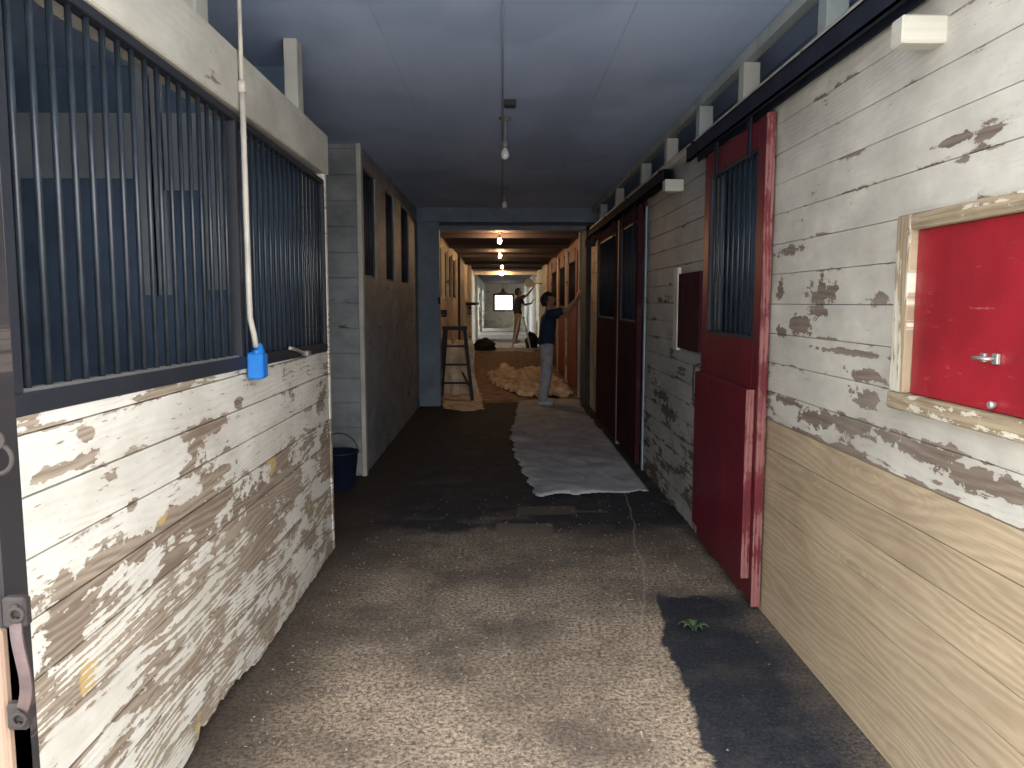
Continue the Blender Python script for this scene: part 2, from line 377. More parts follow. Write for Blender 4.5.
def floor_mat():
    g = NG('sandy asphalt floor'); x = g.pos(); X, Y = x[0], x[1]
    P = g.vec(X, Y, 0)
    big = g.noise(P, 1.1, 6, .6); med = g.noise(P, 6, 6, .65); fine = g.noise(P, 55, 5, .75); sp = g.noise(P, 95, 2, .5)
    sand = g.mix(g.map(fine, .40, .62), (.12, .092, .07, 1), (.60, .485, .37, 1))
    sand = g.mix(g.map(sp, .60, .66), sand, (.60, .50, .36, 1))
    sand = g.mix(g.map(big, .42, .60, 0, .75), sand, (.10, .082, .068, 1))
    sand = g.mix(g.map(med, .55, .70, 0, .6), sand, (.09, .074, .062, 1))
    dark = g.mix(g.map(fine, .42, .65), (.014, .018, .027, 1), (.042, .044, .052, 1))  # bluish tint of the dark ground imitates a veil of haze
    dark = g.mix(g.map(sp, .67, .70, 0, .5), dark, (.22, .19, .15, 1))
    dark = g.mix(g.map(med, .48, .66, 0, .4), dark, (.075, .07, .066, 1))
    wob = g.mul(g.m('SUBTRACT', g.noise(P, 2.6, 7, .62), .5), 1.0)
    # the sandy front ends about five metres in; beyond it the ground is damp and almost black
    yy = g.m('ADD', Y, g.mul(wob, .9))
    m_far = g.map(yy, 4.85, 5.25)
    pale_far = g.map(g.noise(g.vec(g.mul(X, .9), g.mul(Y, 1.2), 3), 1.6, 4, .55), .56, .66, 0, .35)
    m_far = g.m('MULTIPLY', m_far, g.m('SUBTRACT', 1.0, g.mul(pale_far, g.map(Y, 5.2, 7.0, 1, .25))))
    m_far = g.m('MAXIMUM', m_far, g.map(g.m('ADD', yy, g.mul(med, .8)), 3.2, 5.4, 0, .5))  # colour also darkens gradually with distance from the entrance
    # dark asphalt patch by the right wall, nearer than four metres
    bx = g.curve(Y, [(2.0, .66), (2.42, .70), (2.7, .70), (3.1, .73), (3.5, .74), (3.85, .80), (4.2, .84)])
    m_x = g.map(g.m('ADD', X, g.mul(wob, .22)), bx, g.m('ADD', bx, .02))
    m_y = g.map(g.m('ADD', Y, g.mul(wob, .35)), 3.93, 4.0, 1, 0)
    m_pat = g.m('MULTIPLY', m_x, m_y)
    wallside = g.map(g.m('ADD', X, g.mul(wob, .5)), 1.12, 1.32, 0, .45)
    m_pat = g.m('MULTIPLY', m_pat, g.m('SUBTRACT', 1.0, wallside))
    dark_mix = g.m('MAXIMUM', m_far, m_pat)
    col = g.mix(dark_mix, sand, dark)
    # ground colour darker towards the left boards
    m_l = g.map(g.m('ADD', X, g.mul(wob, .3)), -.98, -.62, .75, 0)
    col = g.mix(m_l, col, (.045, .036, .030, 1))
    # a scraped slab edge in the damp zone
    def rect(x0, x1, y0, y1):
        wx = g.m('ADD', X, g.mul(wob, .10)); wy = g.m('ADD', Y, g.mul(wob, .08))
        a = g.mul(g.map(wx, x0, x0 + .02), g.map(wx, x1 - .02, x1, 1, 0)); b = g.mul(g.map(wy, y0, y0 + .02), g.map(wy, y1 - .02, y1, 1, 0))
        return g.mul(a, b)
    for (q, k) in (((-.05, .36, 4.98, 5.3), .8), ((.1, .55, 5.5, 5.75), .5), ((1.02, 1.2, 4.25, 4.55), .7), ((.5, .8, 5.55, 5.62), .5)):
        col = g.mix(g.mul(rect(*q), k), col, (.16, .135, .11, 1))
    # the long pale crack
    cx = g.curve(Y, [(2.0, .50), (2.42, .53), (2.9, .585), (3.3, .62), (3.55, .665), (3.95, .76), (4.4, .835), (4.8, .85), (5.2, .915), (6.0, .99), (6.6, 1.05)])
    cx = g.m('ADD', cx, g.mul(g.m('SUBTRACT', g.noise(P, 5, 3, .6), .5), .06))
    d = g.m('ABSOLUTE', g.m('SUBTRACT', X, cx))
    m_c = g.mul(g.map(d, .002, .010, .38, 0), g.map(Y, 6.0, 6.6, 1, 0))
    col = g.mix(m_c, col, (.40, .34, .27, 1))
    # dusty brown ground under the lit part
    m_w = g.map(g.m('ADD', Y, g.mul(wob, 1.6)), 11.6, 12.2)
    brown = g.mix(g.map(med, .38, .62), (.15, .10, .078, 1), (.32, .235, .18, 1))
    col = g.mix(m_w, col, brown)
    col = g.mix(g.map(Y, 27.0, 27.3), col, g.mix(g.map(med, .38, .62), (.30, .29, .27, 1), (.42, .41, .38, 1)))
    col = g.mix(g.map(Y, .9, 1.2), (.60, .58, .54, 1), col)  # unseen ground outside, made pale to bounce light up to the ceiling
    h = g.add(g.mul(fine, .6), g.mul(med, .8), g.mul(sp, .25), g.mul(dark_mix, -.6))
    g.bump(h, .7, .012)
    rough = g.map(dark_mix, 0, 1, .95, .8)
    return g.done(col, rough, spec=.15)
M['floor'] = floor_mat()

# ------------------------------------------------------------------ boards
def planks(mb, plane, face, depth, u0, u1, z0, z1, pitch=.14, gap=.004, jit=.004, holes=(), seed=0):
    """horizontal boards in plane 'X' (u runs along y) or 'Y' (u runs along x); `depth` goes away from the viewer side"""
    rnd = random.Random(seed)
    k0 = int(math.floor(z0 / pitch + 1e-6)); z = k0 * pitch
    while z < z1 - .005:
        a, b = max(z, z0), min(z + pitch, z1)
        segs = [(u0, u1)]
        for (ha, hb, hz0, hz1) in holes:
            if b > hz0 + .01 and a < hz1 - .01:
                ns = []
                for s_, e_ in segs:
                    if hb <= s_ or ha >= e_: ns.append((s_, e_)); continue
                    if ha > s_: ns.append((s_, ha))
                    if hb < e_: ns.append((hb, e_))
                segs = ns
        for s_, e_ in segs:
            f = face + (jit * rnd.random()) * (1 if depth > 0 else -1)
            if plane == 'X': mb.box(f, face + depth, s_, e_, a + gap / 2, b - gap / 2, .0015)
            else: mb.box(s_, e_, f, face + depth, a + gap / 2, b - gap / 2, .0015)
        z += pitch
    return mb

# ------------------------------------------------------------------ ground, ceiling
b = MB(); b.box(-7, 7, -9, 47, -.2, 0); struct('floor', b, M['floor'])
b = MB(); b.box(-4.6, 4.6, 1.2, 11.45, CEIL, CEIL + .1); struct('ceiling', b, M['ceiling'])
b = MB(); b.box(-4.6, 4.6, 11.45, 46.2, CEILF, CEILF + .1); struct('ceiling_rear', b, M['ceiling_far'])
b = MB(); b.box(-4.5, 4.5, 11.3, 11.45, CEILF + .04, CEIL); b.box(XL3 - .2, XR + .1, 11.45, 11.6, CEILF - .06, CEILF + .0); struct('trim_1', b, M['slate'])
for i, y in enumerate((12.75, 15.2, 18.2, 21.7, 25.0)):
    b = MB(); b.box(XL3, XR, y, y + .09, CEILF - .07, CEILF, .004); struct('trim_%d' % (i + 2), b, M['ceiling_far'])

# entrance front (behind the photographer's shoulder) and the outside
b = MB(); b.box(-4.7, -.98, 1.2, 1.34, 0, 3.0); b.box(XR + .03, 4.7, 1.2, 1.34, 0, 3.0); b.box(-.98, XR + .03, 1.2, 1.34, 2.78, 3.0)
struct('wall_front', b, M['grey_face'])

# ------------------------------------------------------------------ right wall
HY0, HY1, HZ0, HZ1 = 1.40, 2.385, 1.275, 1.765     # the near red hatch
DY0, DY1 = 3.70, 4.80                             # the near red door
b = MB()
planks(b, 'X', XR, .03, 1.30, 7.0, .98, 2.60, holes=((3.82, 4.72, 0, 2.36), (5.0, 7.0, 0, 3)), seed=3, gap=.0022, jit=.002)
struct('wall_right', b, M['right_boards'])
b = MB(); planks(b, 'X', XR + .002, .03, 1.30, 3.82, 0, .98, seed=4, gap=.0025, jit=.002); struct('wall_right_lower', b, M['new_boards'])
b = MB(); planks(b, 'X', XR + .004, .03, 4.72, 7.02, 0, .98, seed=5); planks(b, 'X', XR + .004, .03, 5.0, 7.02, .98, 2.60, seed=6); struct('wall_right_middle', b, M['grey_boards'])
b = MB(); planks(b, 'X', XR + .01, .03, 10.2, 11.5, 0, 2.55, seed=8); struct('wall_right_rear', b, M['warm_boards'])
b = MB()
b.box(XR + .035, XR + .05, 1.34, 3.80, 0, 2.58); b.box(XR + .035, XR + .05, 4.74, 7.02, 0, 2.58); b.box(XR + .035, XR + .05, 3.80, 4.74, 2.4, 2.58)
for y in (5.4, 8.35, 11.2): b.box(XR + .05, 4.5, y, y + .05, 0, 2.6)
b.box(4.5, 4.6, 1.34, 26.4, 0, 3.0); b.box(4.5, 4.6, 29.6, 46, 0, 3.0)
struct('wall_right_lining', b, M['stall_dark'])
# loft edge above the wall: plate, studs, top plate
b = MB(); b.box(XR - .035, XR + .09, 1.34, 11.3, 2.56, 2.615, .004); struct('trim_10', b, M['cream_beam'])
b = MB(); b.box(XR - .0, XR + .06, 1.34, 11.3, 2.83, 2.895, .004); struct('trim_11', b, M['blue_stud'])
b = MB(); b.box(XR + .28, XR + .31, 1.34, 11.3, 2.6, 2.9); struct('trim_12', b, M['stall_dark'])
for i, y in enumerate((2.2, 3.20, 4.27, 5.2, 6.2, 7.3, 8.9, 10.3)):
    b = MB(); b.box(XR + .0, XR + .09, y, y + .09, 2.615, 2.83, .003); struct('trim_%d' % (13 + i), b, M['blue_stud'] if i % 2 else M['cream_stud'])

# door rails
def rail(y0, y1, z, label, grp='sliding door rails'):
    t = thing('door_rail', label, 'rail', (XR - .06, y0, z), grp)
    b = MB(); b.box(XR - .10, XR - .092, y0, y1, z - .045, z + .045); b.box(XR - .10, XR - .02, y0, y1, z + .037, z + .045); b.box(XR - .028, XR - .02, y0, y1, z - .045, z + .045)
    b.box(XR - .10, XR - .075, y0, y1, z - .045, z - .037); b.build('channel', M['track_steel'], t)
    n = max(2, int((y1 - y0) / 1.1))
    for k in range(n):
        y = y0 + .15 + (y1 - y0 - .3) * k / (n - 1)
        b = MB(); b.box(XR - .105, XR + .0, y - .02, y + .02, z + .045, z + .055); b.box(XR - .012, XR - .0, y - .02, y + .02, z - .05, z + .055)
        b.build('bracket', M['track_steel'], t)
    return t
rail(1.9, 5.12, 2.50, 'long dark steel sliding rail above the near red door')
rail(5.85, 10.9, 2.49, 'dark steel sliding rail above the maroon doors further along')

# wooden blocks on the wall under the rail
for (y0, y1, z0, z1, mm, lb) in ((2.33, 2.40, 2.305, 2.385, 'cream_beam', 'large cream wooden block high on the right wall near the hatch'),
                                 (5.62, 5.72, 2.34, 2.425, 'cream_beam', 'cream wooden block beyond the near red door, below the rail end'),
                                 (10.95, 11.05, 2.33, 2.42, 'dark_wood', 'dark wooden block below the far rail end by the dark corner post')):
    X0 = XR - .13
    b = MB(); b.box(X0, XR + .006, y0, y1, z0, z1, .005); o = b.build('wooden_block', M[mm]); tag(o, lb, 'block', 'wooden blocks on the right wall')

# near red sliding door
def sliding_door(Y0, Y1, zt, label, mat, edge, X=XR, gz=(1.36, 2.30), overlay=True, group=None, nb=9, stile=.11, barmat='bar_steel', sgn=1, handle=True, back=True):
    s = sgn; t = thing('sliding_door', label, 'door', (X - s * .035, Y0, .05), group)
    b = MB(); f, k = X - s * .055, X - s * .015
    b.box(f, k, Y0 + .012, Y0 + stile, .05, zt, .002); b.box(f, k, Y1 - stile, Y1, .05, zt, .002)
    b.box(f, k, Y0 + stile, Y1 - stile, .05, gz[0], .002); b.box(f, k, Y0 + stile, Y1 - stile, gz[1], zt, .002)
    b.build('door_leaf', mat, t)
    b = MB(); b.box(f - s * .001, X + s * .0 - s * .012, Y0, Y0 + .012, .03, zt + .01, .002); o = b.build('edge_strip', edge, t); o['label'] = 'paint-rubbed pink edge strip'
    b = MB()
    for (a, c) in ((Y0 + stile, Y0 + stile + .02), (Y1 - stile - .02, Y1 - stile)): b.box(f + s * .004, k, a, c, gz[0], gz[1])
    for (a, c) in ((gz[0], gz[0] + .02), (gz[1] - .02, gz[1])): b.box(f + s * .004, k, Y0 + stile + .02, Y1 - stile - .02, a, c)
    gr = b.build('grille', M['black_steel'], t)
    for i in range(nb):
        y = Y0 + stile + .02 + (Y1 - Y0 - 2 * stile - .04) * (i + .5) / nb
        b = MB(); b.tube([((f + k) / 2, y, gz[0] + .015), ((f + k) / 2, y, gz[1] - .015)], .008, 8); b.build('bar', M[barmat], gr)
    if overlay:
        b = MB(); b.box(f - s * .04, f, Y0 + .06, Y1 - .03, .16, 1.12, .003); ov = b.build('lower_panel', mat, t)
        b = MB(); b.box(f - s * .041, f - s * .001, Y0 + .052, Y0 + .06, .16, 1.12, .001); b.build('edge_strip', edge, ov)
    for yy in (Y0 + .25, Y1 - .25):
        b = MB(); b.box(f - s * .008, f, yy - .02, yy + .02, zt - .16, zt + .02, .001); b.lathe([(.035, -.006), (.035, .006)], (f - s * .006, yy, zt + .03), 16, 'X'); b.build('roller_hanger', M['track_steel'], t)
    if handle:
        b = MB(); b.tube([(f, Y1 - .05, 1.17), (f - s * .05, Y1 - .045, 1.16), (f - s * .055, Y1 - .04, 1.06), (f - s * .05, Y1 - .045, .96), (f, Y1 - .05, .95)], .008, 8)
        b.build('handle', M['rust'], t)
    return t
sliding_door(DY0, DY1, 2.425, 'crimson sliding stall door with barred upper opening, nearest on the right', M['red'], M['red_edge'], nb=9)
# white jamb board beyond the door
b = MB(); b.box(XR - .03, XR + .0, 4.86, 4.93, .04, .80, .003); struct('trim_22', b, M['cream_stud'])
b = MB(); b.box(XR - .012, XR + .0, 6.97, 7.03, .0, 2.40, .003); struct('trim_23', b, M['stall_pale'])

# the near hatch: frame, panel, pull, bolt
t = thing('wall_hatch', 'bright red hatch panel in a worn cream frame on the right wall', 'hatch', (XR - .02, HY0, HZ0))
b = MB(); b.box(XR - .045, XR - .0, HY1, HY1 + .085, HZ0 - .01, HZ1 + .055, .004); b.build('frame_post', M['frame_wood'], t)
b = MB(); b.box(XR - .045, XR - .0, HY0, HY1, HZ1 + .005, HZ1 + .055, .004); b.build('head_rail', M['sill_wood'], t)
b = MB(); b.box(XR - .050, XR - .0, HY0, HY1 + .085, HZ0 - .065, HZ0 - .012, .005); b.build('sill', M['sill_wood'], t)
b = MB(); b.box(XR - .022, XR - .0, HY0, HY1 - .002, HZ0 - .01, HZ1 + .004, .003); pn = b.build('panel', M['hatch_red'], t)
c = onX(995, 359, XR - .03)
b = MB(); b.box(XR - .032, XR - .022, c.y - .012, c.y + .012, c.z - .014, c.z + .014, .002); b.tube([(XR - .03, c.y, c.z), (XR - .055, c.y, c.z), (XR - .055, c.y + .05, c.z), (XR - .03, c.y + .05, c.z)], .005, 8)
b.box(XR - .032, XR - .022, c.y + .042, c.y + .062, c.z - .012, c.z + .012, .002); b.build('handle', M['galv'], pn)
c = onX(993, 405, XR - .03)
b = MB(); b.lathe([(.008, 0), (.011, .006), (.006, .02)], (XR - .022 - .02, c.y, c.z), 10, 'X'); b.build('bolt', M['galv'], pn)

# the far small hatch
t = thing('wall_hatch', 'small maroon hatch with a pale side board beyond the near red door', 'hatch', (XR - .02, 5.05, 1.22))
b = MB(); b.box(XR - .03, XR, 5.60, 5.72, 1.20, 1.80, .003); b.build('frame_post', M['cream_stud'], t)
b = MB(); b.box(XR - .022, XR, 5.0, 5.60, 1.22, 1.75, .003); b.build('panel', M['maroon'], t)

# maroon doors further along
sliding_door(7.10, 8.28, 2.42, 'dark maroon barred sliding door, first past the grey boards', M['maroon'], M['maroon'], nb=8, overlay=False, group='maroon sliding doors', barmat='black_steel', handle=False)
sliding_door(8.46, 10.15, 2.42, 'dark maroon barred sliding door, second past the grey boards', M['maroon'], M['maroon'], nb=12, overlay=False, group='maroon sliding doors', barmat='black_steel', handle=False)
b = MB(); b.box(XR - .05, XR + .02, 8.32, 8.39, 0, 2.42, .003); struct('trim_24', b, M['cream_stud'])
b = MB(); b.box(XR - .02, XR + .05, 7.03, 11.3, 2.40, 2.55, .003); struct('trim_25', b, M['maroon'])
# dark cross-frame posts between the two halves of the barn
b = MB(); b.box(XR - .06, XR + .3, 11.45, 12.15, 0, CEILF, .004); struct('pillar_right', b, M['dark_wood'])
b = MB(); b.box(XR - .07, XR + .02, 12.4, 12.5, 0, CEILF, .004); struct('trim_26', b, M['blue_stud'])
b = MB(); b.box(XR - .01, XR + .05, 12.15, 12.9, 0, CEILF); struct('trim_27', b, M['maroon'])

# far red doors
far = [(12.95, 14.7), (15.2, 17.0), (17.5, 19.5)]
FL = ['orange-red sliding door nearest past the dark pillar', 'orange-red sliding door second past the dark pillar, post on each side', 'orange-red sliding door farthest along the lit right wall']
for (y0, y1), lb in zip(far, FL):
    sliding_door(y0, y1, 2.40, lb, M['red_far'], M['red_far'], nb=7, overlay=False, group='orange-red doors in the lit half', barmat='black_steel', handle=False, gz=(1.45, 2.28), stile=.22)
for i, (y0, y1) in enumerate(((14.82, 15.1), (17.1, 17.4), (19.6, 20.0))):
    b = MB(); b.box(XR - .07, XR + .04, y0, y1, 0, 2.5, .003); struct('trim_%d' % (28 + i), b, M['warm_boards'])
b = MB(); b.box(XR - .02, XR + .05, 12.9, 20.0, 2.42, CEILF); struct('trim_31', b, M['red_far'])
b = MB(); b.box(XR + .0, XR + .05, 20.0, 22.2, 0, CEILF); b.box(XR + .3, XR + .35, 12.9, 20.0, 0, CEILF); struct('wall_right_far', b, M['red_far'])
b = MB(); b.box(XR - .02, XR + .05, 22.2, 27.0, 0, CEILF); b.box(XR - .02, XR + .05, 29.0, 46, 0, CEILF); b.box(XR - .02, XR + .05, 27.0, 29.0, 2.2, CEILF); struct('wall_right_end', b, M['end_side'])

# ------------------------------------------------------------------ left wall: near stall front
b = MB()
planks(b, 'X', XL, -.035, 1.38, 4.66, .14, 1.26, seed=11, gap=.005, jit=.006)
b.box(XL - .035, XL, 1.38, 4.66, 1.2625, 1.30, 0); b.bm.verts.ensure_lookup_table()
for v in b.bm.verts[-8:]:
    if v.co.z > 1.29: v.co.z = 1.300 - .0154 * (v.co.y - 1.645)
# lowest board with a rotted ragged lower edge
bm = b.bm; n = 140; prev = None
for i in range(n + 1):
    y = 1.38 + (4.66 - 1.38) * i / n
    zb = .012 + .05 * max(0, mnoise.noise(Vector((y * 2.2, 0, 3)))) + .035 * max(0, mnoise.noise(Vector((y * 17, 1, 3))))
    if 2.45 < y < 3.15: zb += .055 * math.sin((y - 2.45) / .7 * PI) + .02 * mnoise.noise(Vector((y * 30, 4, 3)))
    vs = [bm.verts.new(p) for p in ((XL, y, zb), (XL, y, .1375), (XL - .03, y, .1375), (XL - .03, y, zb))]
    if prev:
        for k in range(4): bm.faces.new((prev[k], vs[k], vs[(k + 1) % 4], prev[(k + 1) % 4]))
    else: bm.faces.new(vs)
    prev = vs
bm.faces.new(prev[::-1])
struct('wall_left', b, M['left_boards'])
b = MB(); b.box(XL - .13, XL - .06, 1.4, 4.6, 0, .13, .004); b.box(XL - .06, XL - .04, 1.4, 4.6, .1, 1.27); struct('baseboard_left', b, simple('rust red stained sill', (.09, .035, .025, 1), .8, var=.3, scale=9))
# end board with ragged edge at the stall corner, and the near white upright
b = MB(); b.box(XL - .14, XL + .004, 4.66, 4.70, .02, 2.32, .003); struct('trim_32', b, M['left_boards'])
b = MB(); b.box(XL - .12, XL + .0, 1.36, 1.635, 1.305, 2.30, .004); struct('trim_33', b, M['left_boards'])
b = MB(); b.box(XL - .13, XL + .02, 1.36, 4.70, 2.30, 2.53, .006); struct('trim_34', b, M['cream_beam'])
for i, (y, w) in enumerate(((2.79, .12), (4.14, .11))):
    b = MB(); b.box(XL - .075, XL - .005, y, y + w, 2.53, CEIL, .004); struct('trim_%d' % (35 + i), b, M['cream_stud'])
# stall interior
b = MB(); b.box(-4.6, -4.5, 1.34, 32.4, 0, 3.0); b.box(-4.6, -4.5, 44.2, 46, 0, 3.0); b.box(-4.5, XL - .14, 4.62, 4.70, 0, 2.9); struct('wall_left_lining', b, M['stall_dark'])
b = MB()
p0 = onY(13, 178, 4.6); p1 = onY(132, 113, 4.6)
b.box(p0.x, p1.x, 4.60, 4.62, p0.z, p1.z); p0 = onY(160, 190, 4.6); p1 = onY(200, 113, 4.6); b.box(p0.x, p1.x, 4.60, 4.62, p0.z, p1.z)
for (u, w, v0, v1) in ((145, 3, 295, 62), (157, 3, 295, 75), (208, 2, 290, 112), (217, 2, 290, 112)):
    p0 = onY(u, v0, 4.6); p1 = onY(u + w, v1, 4.6); b.box(p0.x, p1.x, 4.60, 4.62, p0.z, p1.z)  # thin pale strips standing in for slits of daylight between boards
struct('trim_37', b, M['stall_pale'])

# the barred grille
GY0, GY1, GZ0, GZ1 = 1.645, 4.62, 1.302, 2.31
t = thing('stall_grille', 'black steel barred grille above the peeling boards on the left', 'grille', (XL - .02, GY0, GZ0)); t.rotation_euler.x = -.0154
b = MB(); x0, x1 = XL - .035, XL + .006
b.box(x0, x1, GY0, GY1, GZ0, GZ0 + .05, .003); b.box(x0, x1, GY0, GY1, GZ1 - .03, GZ1 - .002, .003)
b.box(x0, x1, GY0, GY0 + .04, GZ0 + .05, GZ1 - .03, .003); b.box(x0, x1, GY1 - .03, GY1, GZ0 + .05, GZ1 - .03, .003)
b.box(x0, x1, 3.10, 3.13, GZ0 + .05, GZ1 - .03, .003)
b.build('frame', M['black_steel'], t)
b = MB(); b.box(x0 + .004, x0 + .03, GY0 + .04, 3.10, GZ0 + .05, GZ0 + .058); b.build('sill_strip', M['galv'], t)['label'] = 'thin worn metal strip'
y = GY0 + .085; nb = 0
while y < GY1 - .04:
    if abs(y - 3.115) > .03:
        b = MB(); b.tube([(XL - .014, y, GZ0 + .04), (XL - .014, y, GZ1 - .02)], .0086, 8); b.build('bar', M['bar_steel'], t); nb += 1
    y += .081
# latch on the sill near the stall corner
p0 = onX(290, 348, XL + .03); p1 = onX(306, 355, XL + .02)
t = thing('latch_hook', 'small grey latch hook on top of the boards by the grille corner', 'latch', p1)
b = MB(); b.tube([p0, p0.lerp(p1, .5) + Vector((0, 0, .006)), p1], .008, 8); b.build('hook', M['galv'], t)
b = MB(); b.box(XL + .006, XL + .04, p1.y - .03, p1.y + .03, 1.27, 1.295, .002); b.build('plate', M['galv'], t)

# conduit pipe with a blue outlet box, hanging on the grille
def cp(u, v, X): return onX(u, v, X)
xc = XL + .035
pts = [cp(240, -22, xc), cp(242, 85, xc), cp(245, 200, xc), cp(248, 300, xc), cp(250, 318, xc), cp(254, 335, xc + .01), cp(256, 347, xc + .012)]
t = thing('conduit_pipe', 'thin pale conduit pipe running down the grille to a blue box', 'pipe', pts[-1])
ym = sum(p.y for p in pts[:4]) / 4
P_ = [Vector((p.x, ym + (p.y - ym) * .25 if i < 4 else p.y, p.z)) for i, p in enumerate(pts)]
P_[0] = Vector((xc, P_[0].y, CEIL))
b = MB(); b.tube([P_[0], P_[1]], .0085, 10); b.tube([P_[1] + Vector((0, 0, .002)), P_[2], P_[3], P_[4], P_[5], P_[6]], .0115, 10); b.build('pipe', M['conduit'], t)
b = MB(); b.tube([P_[1] + Vector((0, 0, .015)), P_[1] - Vector((0, 0, .03))], .016, 10); b.build('coupling', M['conduit'], t)
bx = cp(259, 363, xc + .012)
t2 = thing('outlet_box', 'bright blue plastic outlet box at the lower end of the pipe', 'box', (bx.x, bx.y, bx.z - .06))
b = MB(); b.box(XL + .008, bx.x + .022, bx.y - .040, bx.y + .036, bx.z - .065, bx.z + .045, .008); b.build('body', M['blue'], t2)
b = MB(); b.tube([(bx.x, bx.y + .0 - .012, bx.z + .04), (bx.x, P_[6].y * .5 + bx.y * .5, bx.z + .075), (P_[6].x, P_[6].y, P_[6].z + .004)], [.030, .020, .0135], 12); b.build('neck', M['blue'], t2)
b = MB(); b.box(bx.x + .022, bx.x + .027, bx.y - .034, bx.y + .030, bx.z - .058, bx.z + .038, .002); b.build('lid', M['blue'], t2)

# near gate post on the left edge of the picture
GYP = 1.22
pr = onY(5.5, 380, GYP + .07); pl = onY(3, 600, GYP)
t = thing('gate_post', 'dark stained timber gate post at the left edge of the picture', 'post', (pr.x - .06, GYP, 0))
b = MB(); b.box(pl.x, pr.x, GYP, GYP + .07, 0, 2.75, .004); b.build('post', M['dark_post'], t)
b = MB(); b.box(pl.x - .08, pl.x, GYP - .01, GYP + .05, 0, 1.02, .004); b.build('side_board', M['raw_timber'], t)['label'] = 'bare reddish brown side board'
c = onY(-3, 459, GYP - .015)
b = MB(); b.torus(c, .024, .004, 'Y'); b.build('ring', M['rust'], t)
b = MB(); b.lathe([(.016, 0), (.016, .006), (.008, .012), (.008, .02)], (c.x, GYP - .02, c.z + .030), 12, 'Y'); b.build('ring_plate', M['rust'], t)
a0 = onY(17, 612, GYP - .012); a1 = onY(20, 716, GYP - .012); am = onY(33, 680, GYP - .035)
b = MB(); prevs = None
for i in range(13):
    k = i / 12; p = a0.lerp(a1, k); bul = math.sin(min(1, k * 1.0) * PI) ** .8
    skew = k ** 1.5
    q = Vector((p.x + .022 * math.sin(PI * skew), p.y - .018 * bul, p.z))
    w = .011
    vs = [b.bm.verts.new(q + Vector(d)) for d in ((-w, 0, 0), (w, -.004, 0), (w, 0, .0), (-w, .004, 0))]
    if prevs:
        for j in range(4): b.bm.faces.new((prevs[j], vs[j], vs[(j + 1) % 4], prevs[(j + 1) % 4]))
    prevs = vs
b.build('strap', M['strap'], t)
for c_, r_ in ((a0, .020), (a1, .018)):
    b = MB(); b.box(c_.x - r_, c_.x + r_ * .9, GYP - .02, GYP, c_.z - r_ * 1.2, c_.z + r_ * 1.3, .004)
    for dz in (-.010, .012): b.lathe([(.006, 0), (.004, -.006)], (c_.x + .004, GYP - .02, c_.z + dz), 8, 'Y')
    b.torus((c_.x + .006, GYP - .024, c_.z), .011, .0035, 'Y', 12, 6)
    b.build('bracket', M['rust'], t)

# ------------------------------------------------------------------ left wall beyond the cross aisle
b = MB(); planks(b, 'Y', 6.80, .06, -4.5, XL2, 0, CEIL, pitch=.22, seed=21, jit=.002, gap=.003); struct('wall_left_facing', b, M['grey_face'])
wins = ((7.00, 7.66), (8.30, 8.95), (9.55, 10.35))
hl = [(a, c, 1.78, 2.72) for a, c in wins]
b = MB(); zr = 1.78
b.box(XL2 - .06, XL2, 6.86, 11.4, 0, zr, .003); b.box(XL2 - .06, XL2, 6.86, 11.4, 2.74, CEIL, .003)
e = [6.86] + [v for w in wins for v in w] + [11.4]
for i in range(0, len(e), 2): b.box(XL2 - .06, XL2, e[i], e[i + 1], zr, 2.74, .002)
struct('wall_left_middle', b, M['grey_side'])
b = MB(); b.box(XL2 - .02, XL2 + .02, 6.78, 6.86, 0, CEIL, .003); struct('trim_38', b, M['cream_stud'])
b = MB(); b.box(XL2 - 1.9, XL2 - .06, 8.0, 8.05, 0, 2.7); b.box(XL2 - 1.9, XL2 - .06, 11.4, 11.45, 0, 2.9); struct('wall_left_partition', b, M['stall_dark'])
for i, (a, c) in enumerate(wins):
    t = thing('window_grille', ('barred opening nearest in the grey left wall', 'barred opening in the middle of the grey left wall', 'barred opening farthest along the grey left wall')[i], 'grille', (XL2 - .03, a, 1.78), 'barred openings in the grey left wall')
    b = MB(); b.box(XL2 - .045, XL2 - .015, a, a + .02, 1.78, 2.74); b.box(XL2 - .045, XL2 - .015, c - .02, c, 1.78, 2.74); b.box(XL2 - .045, XL2 - .015, a + .02, c - .02, 1.78, 1.80); b.box(XL2 - .045, XL2 - .015, a + .02, c - .02, 2.72, 2.74)
    b.build('frame', M['black_steel'], t)
    for k in range(5):
        y = a + .02 + (c - a - .04) * (k + .5) / 5
        b = MB(); b.tube([(XL2 - .03, y, 1.79), (XL2 - .03, y, 2.73)], .008, 6); b.build('bar', M['black_steel'], t)
b = MB(); b.box(XL2 - .3, -.915, 11.40, 11.62, 0, CEIL, .006); struct('pillar_left', b, M['slate'])
b = MB(); b.box(-.94, -.905, 11.38, 11.40, 1.52, 1.62, .002); o = b.build('wall_switch', M['dark_wood']); tag(o, 'small dark switch box on the grey pillar left of the passage', 'switch')

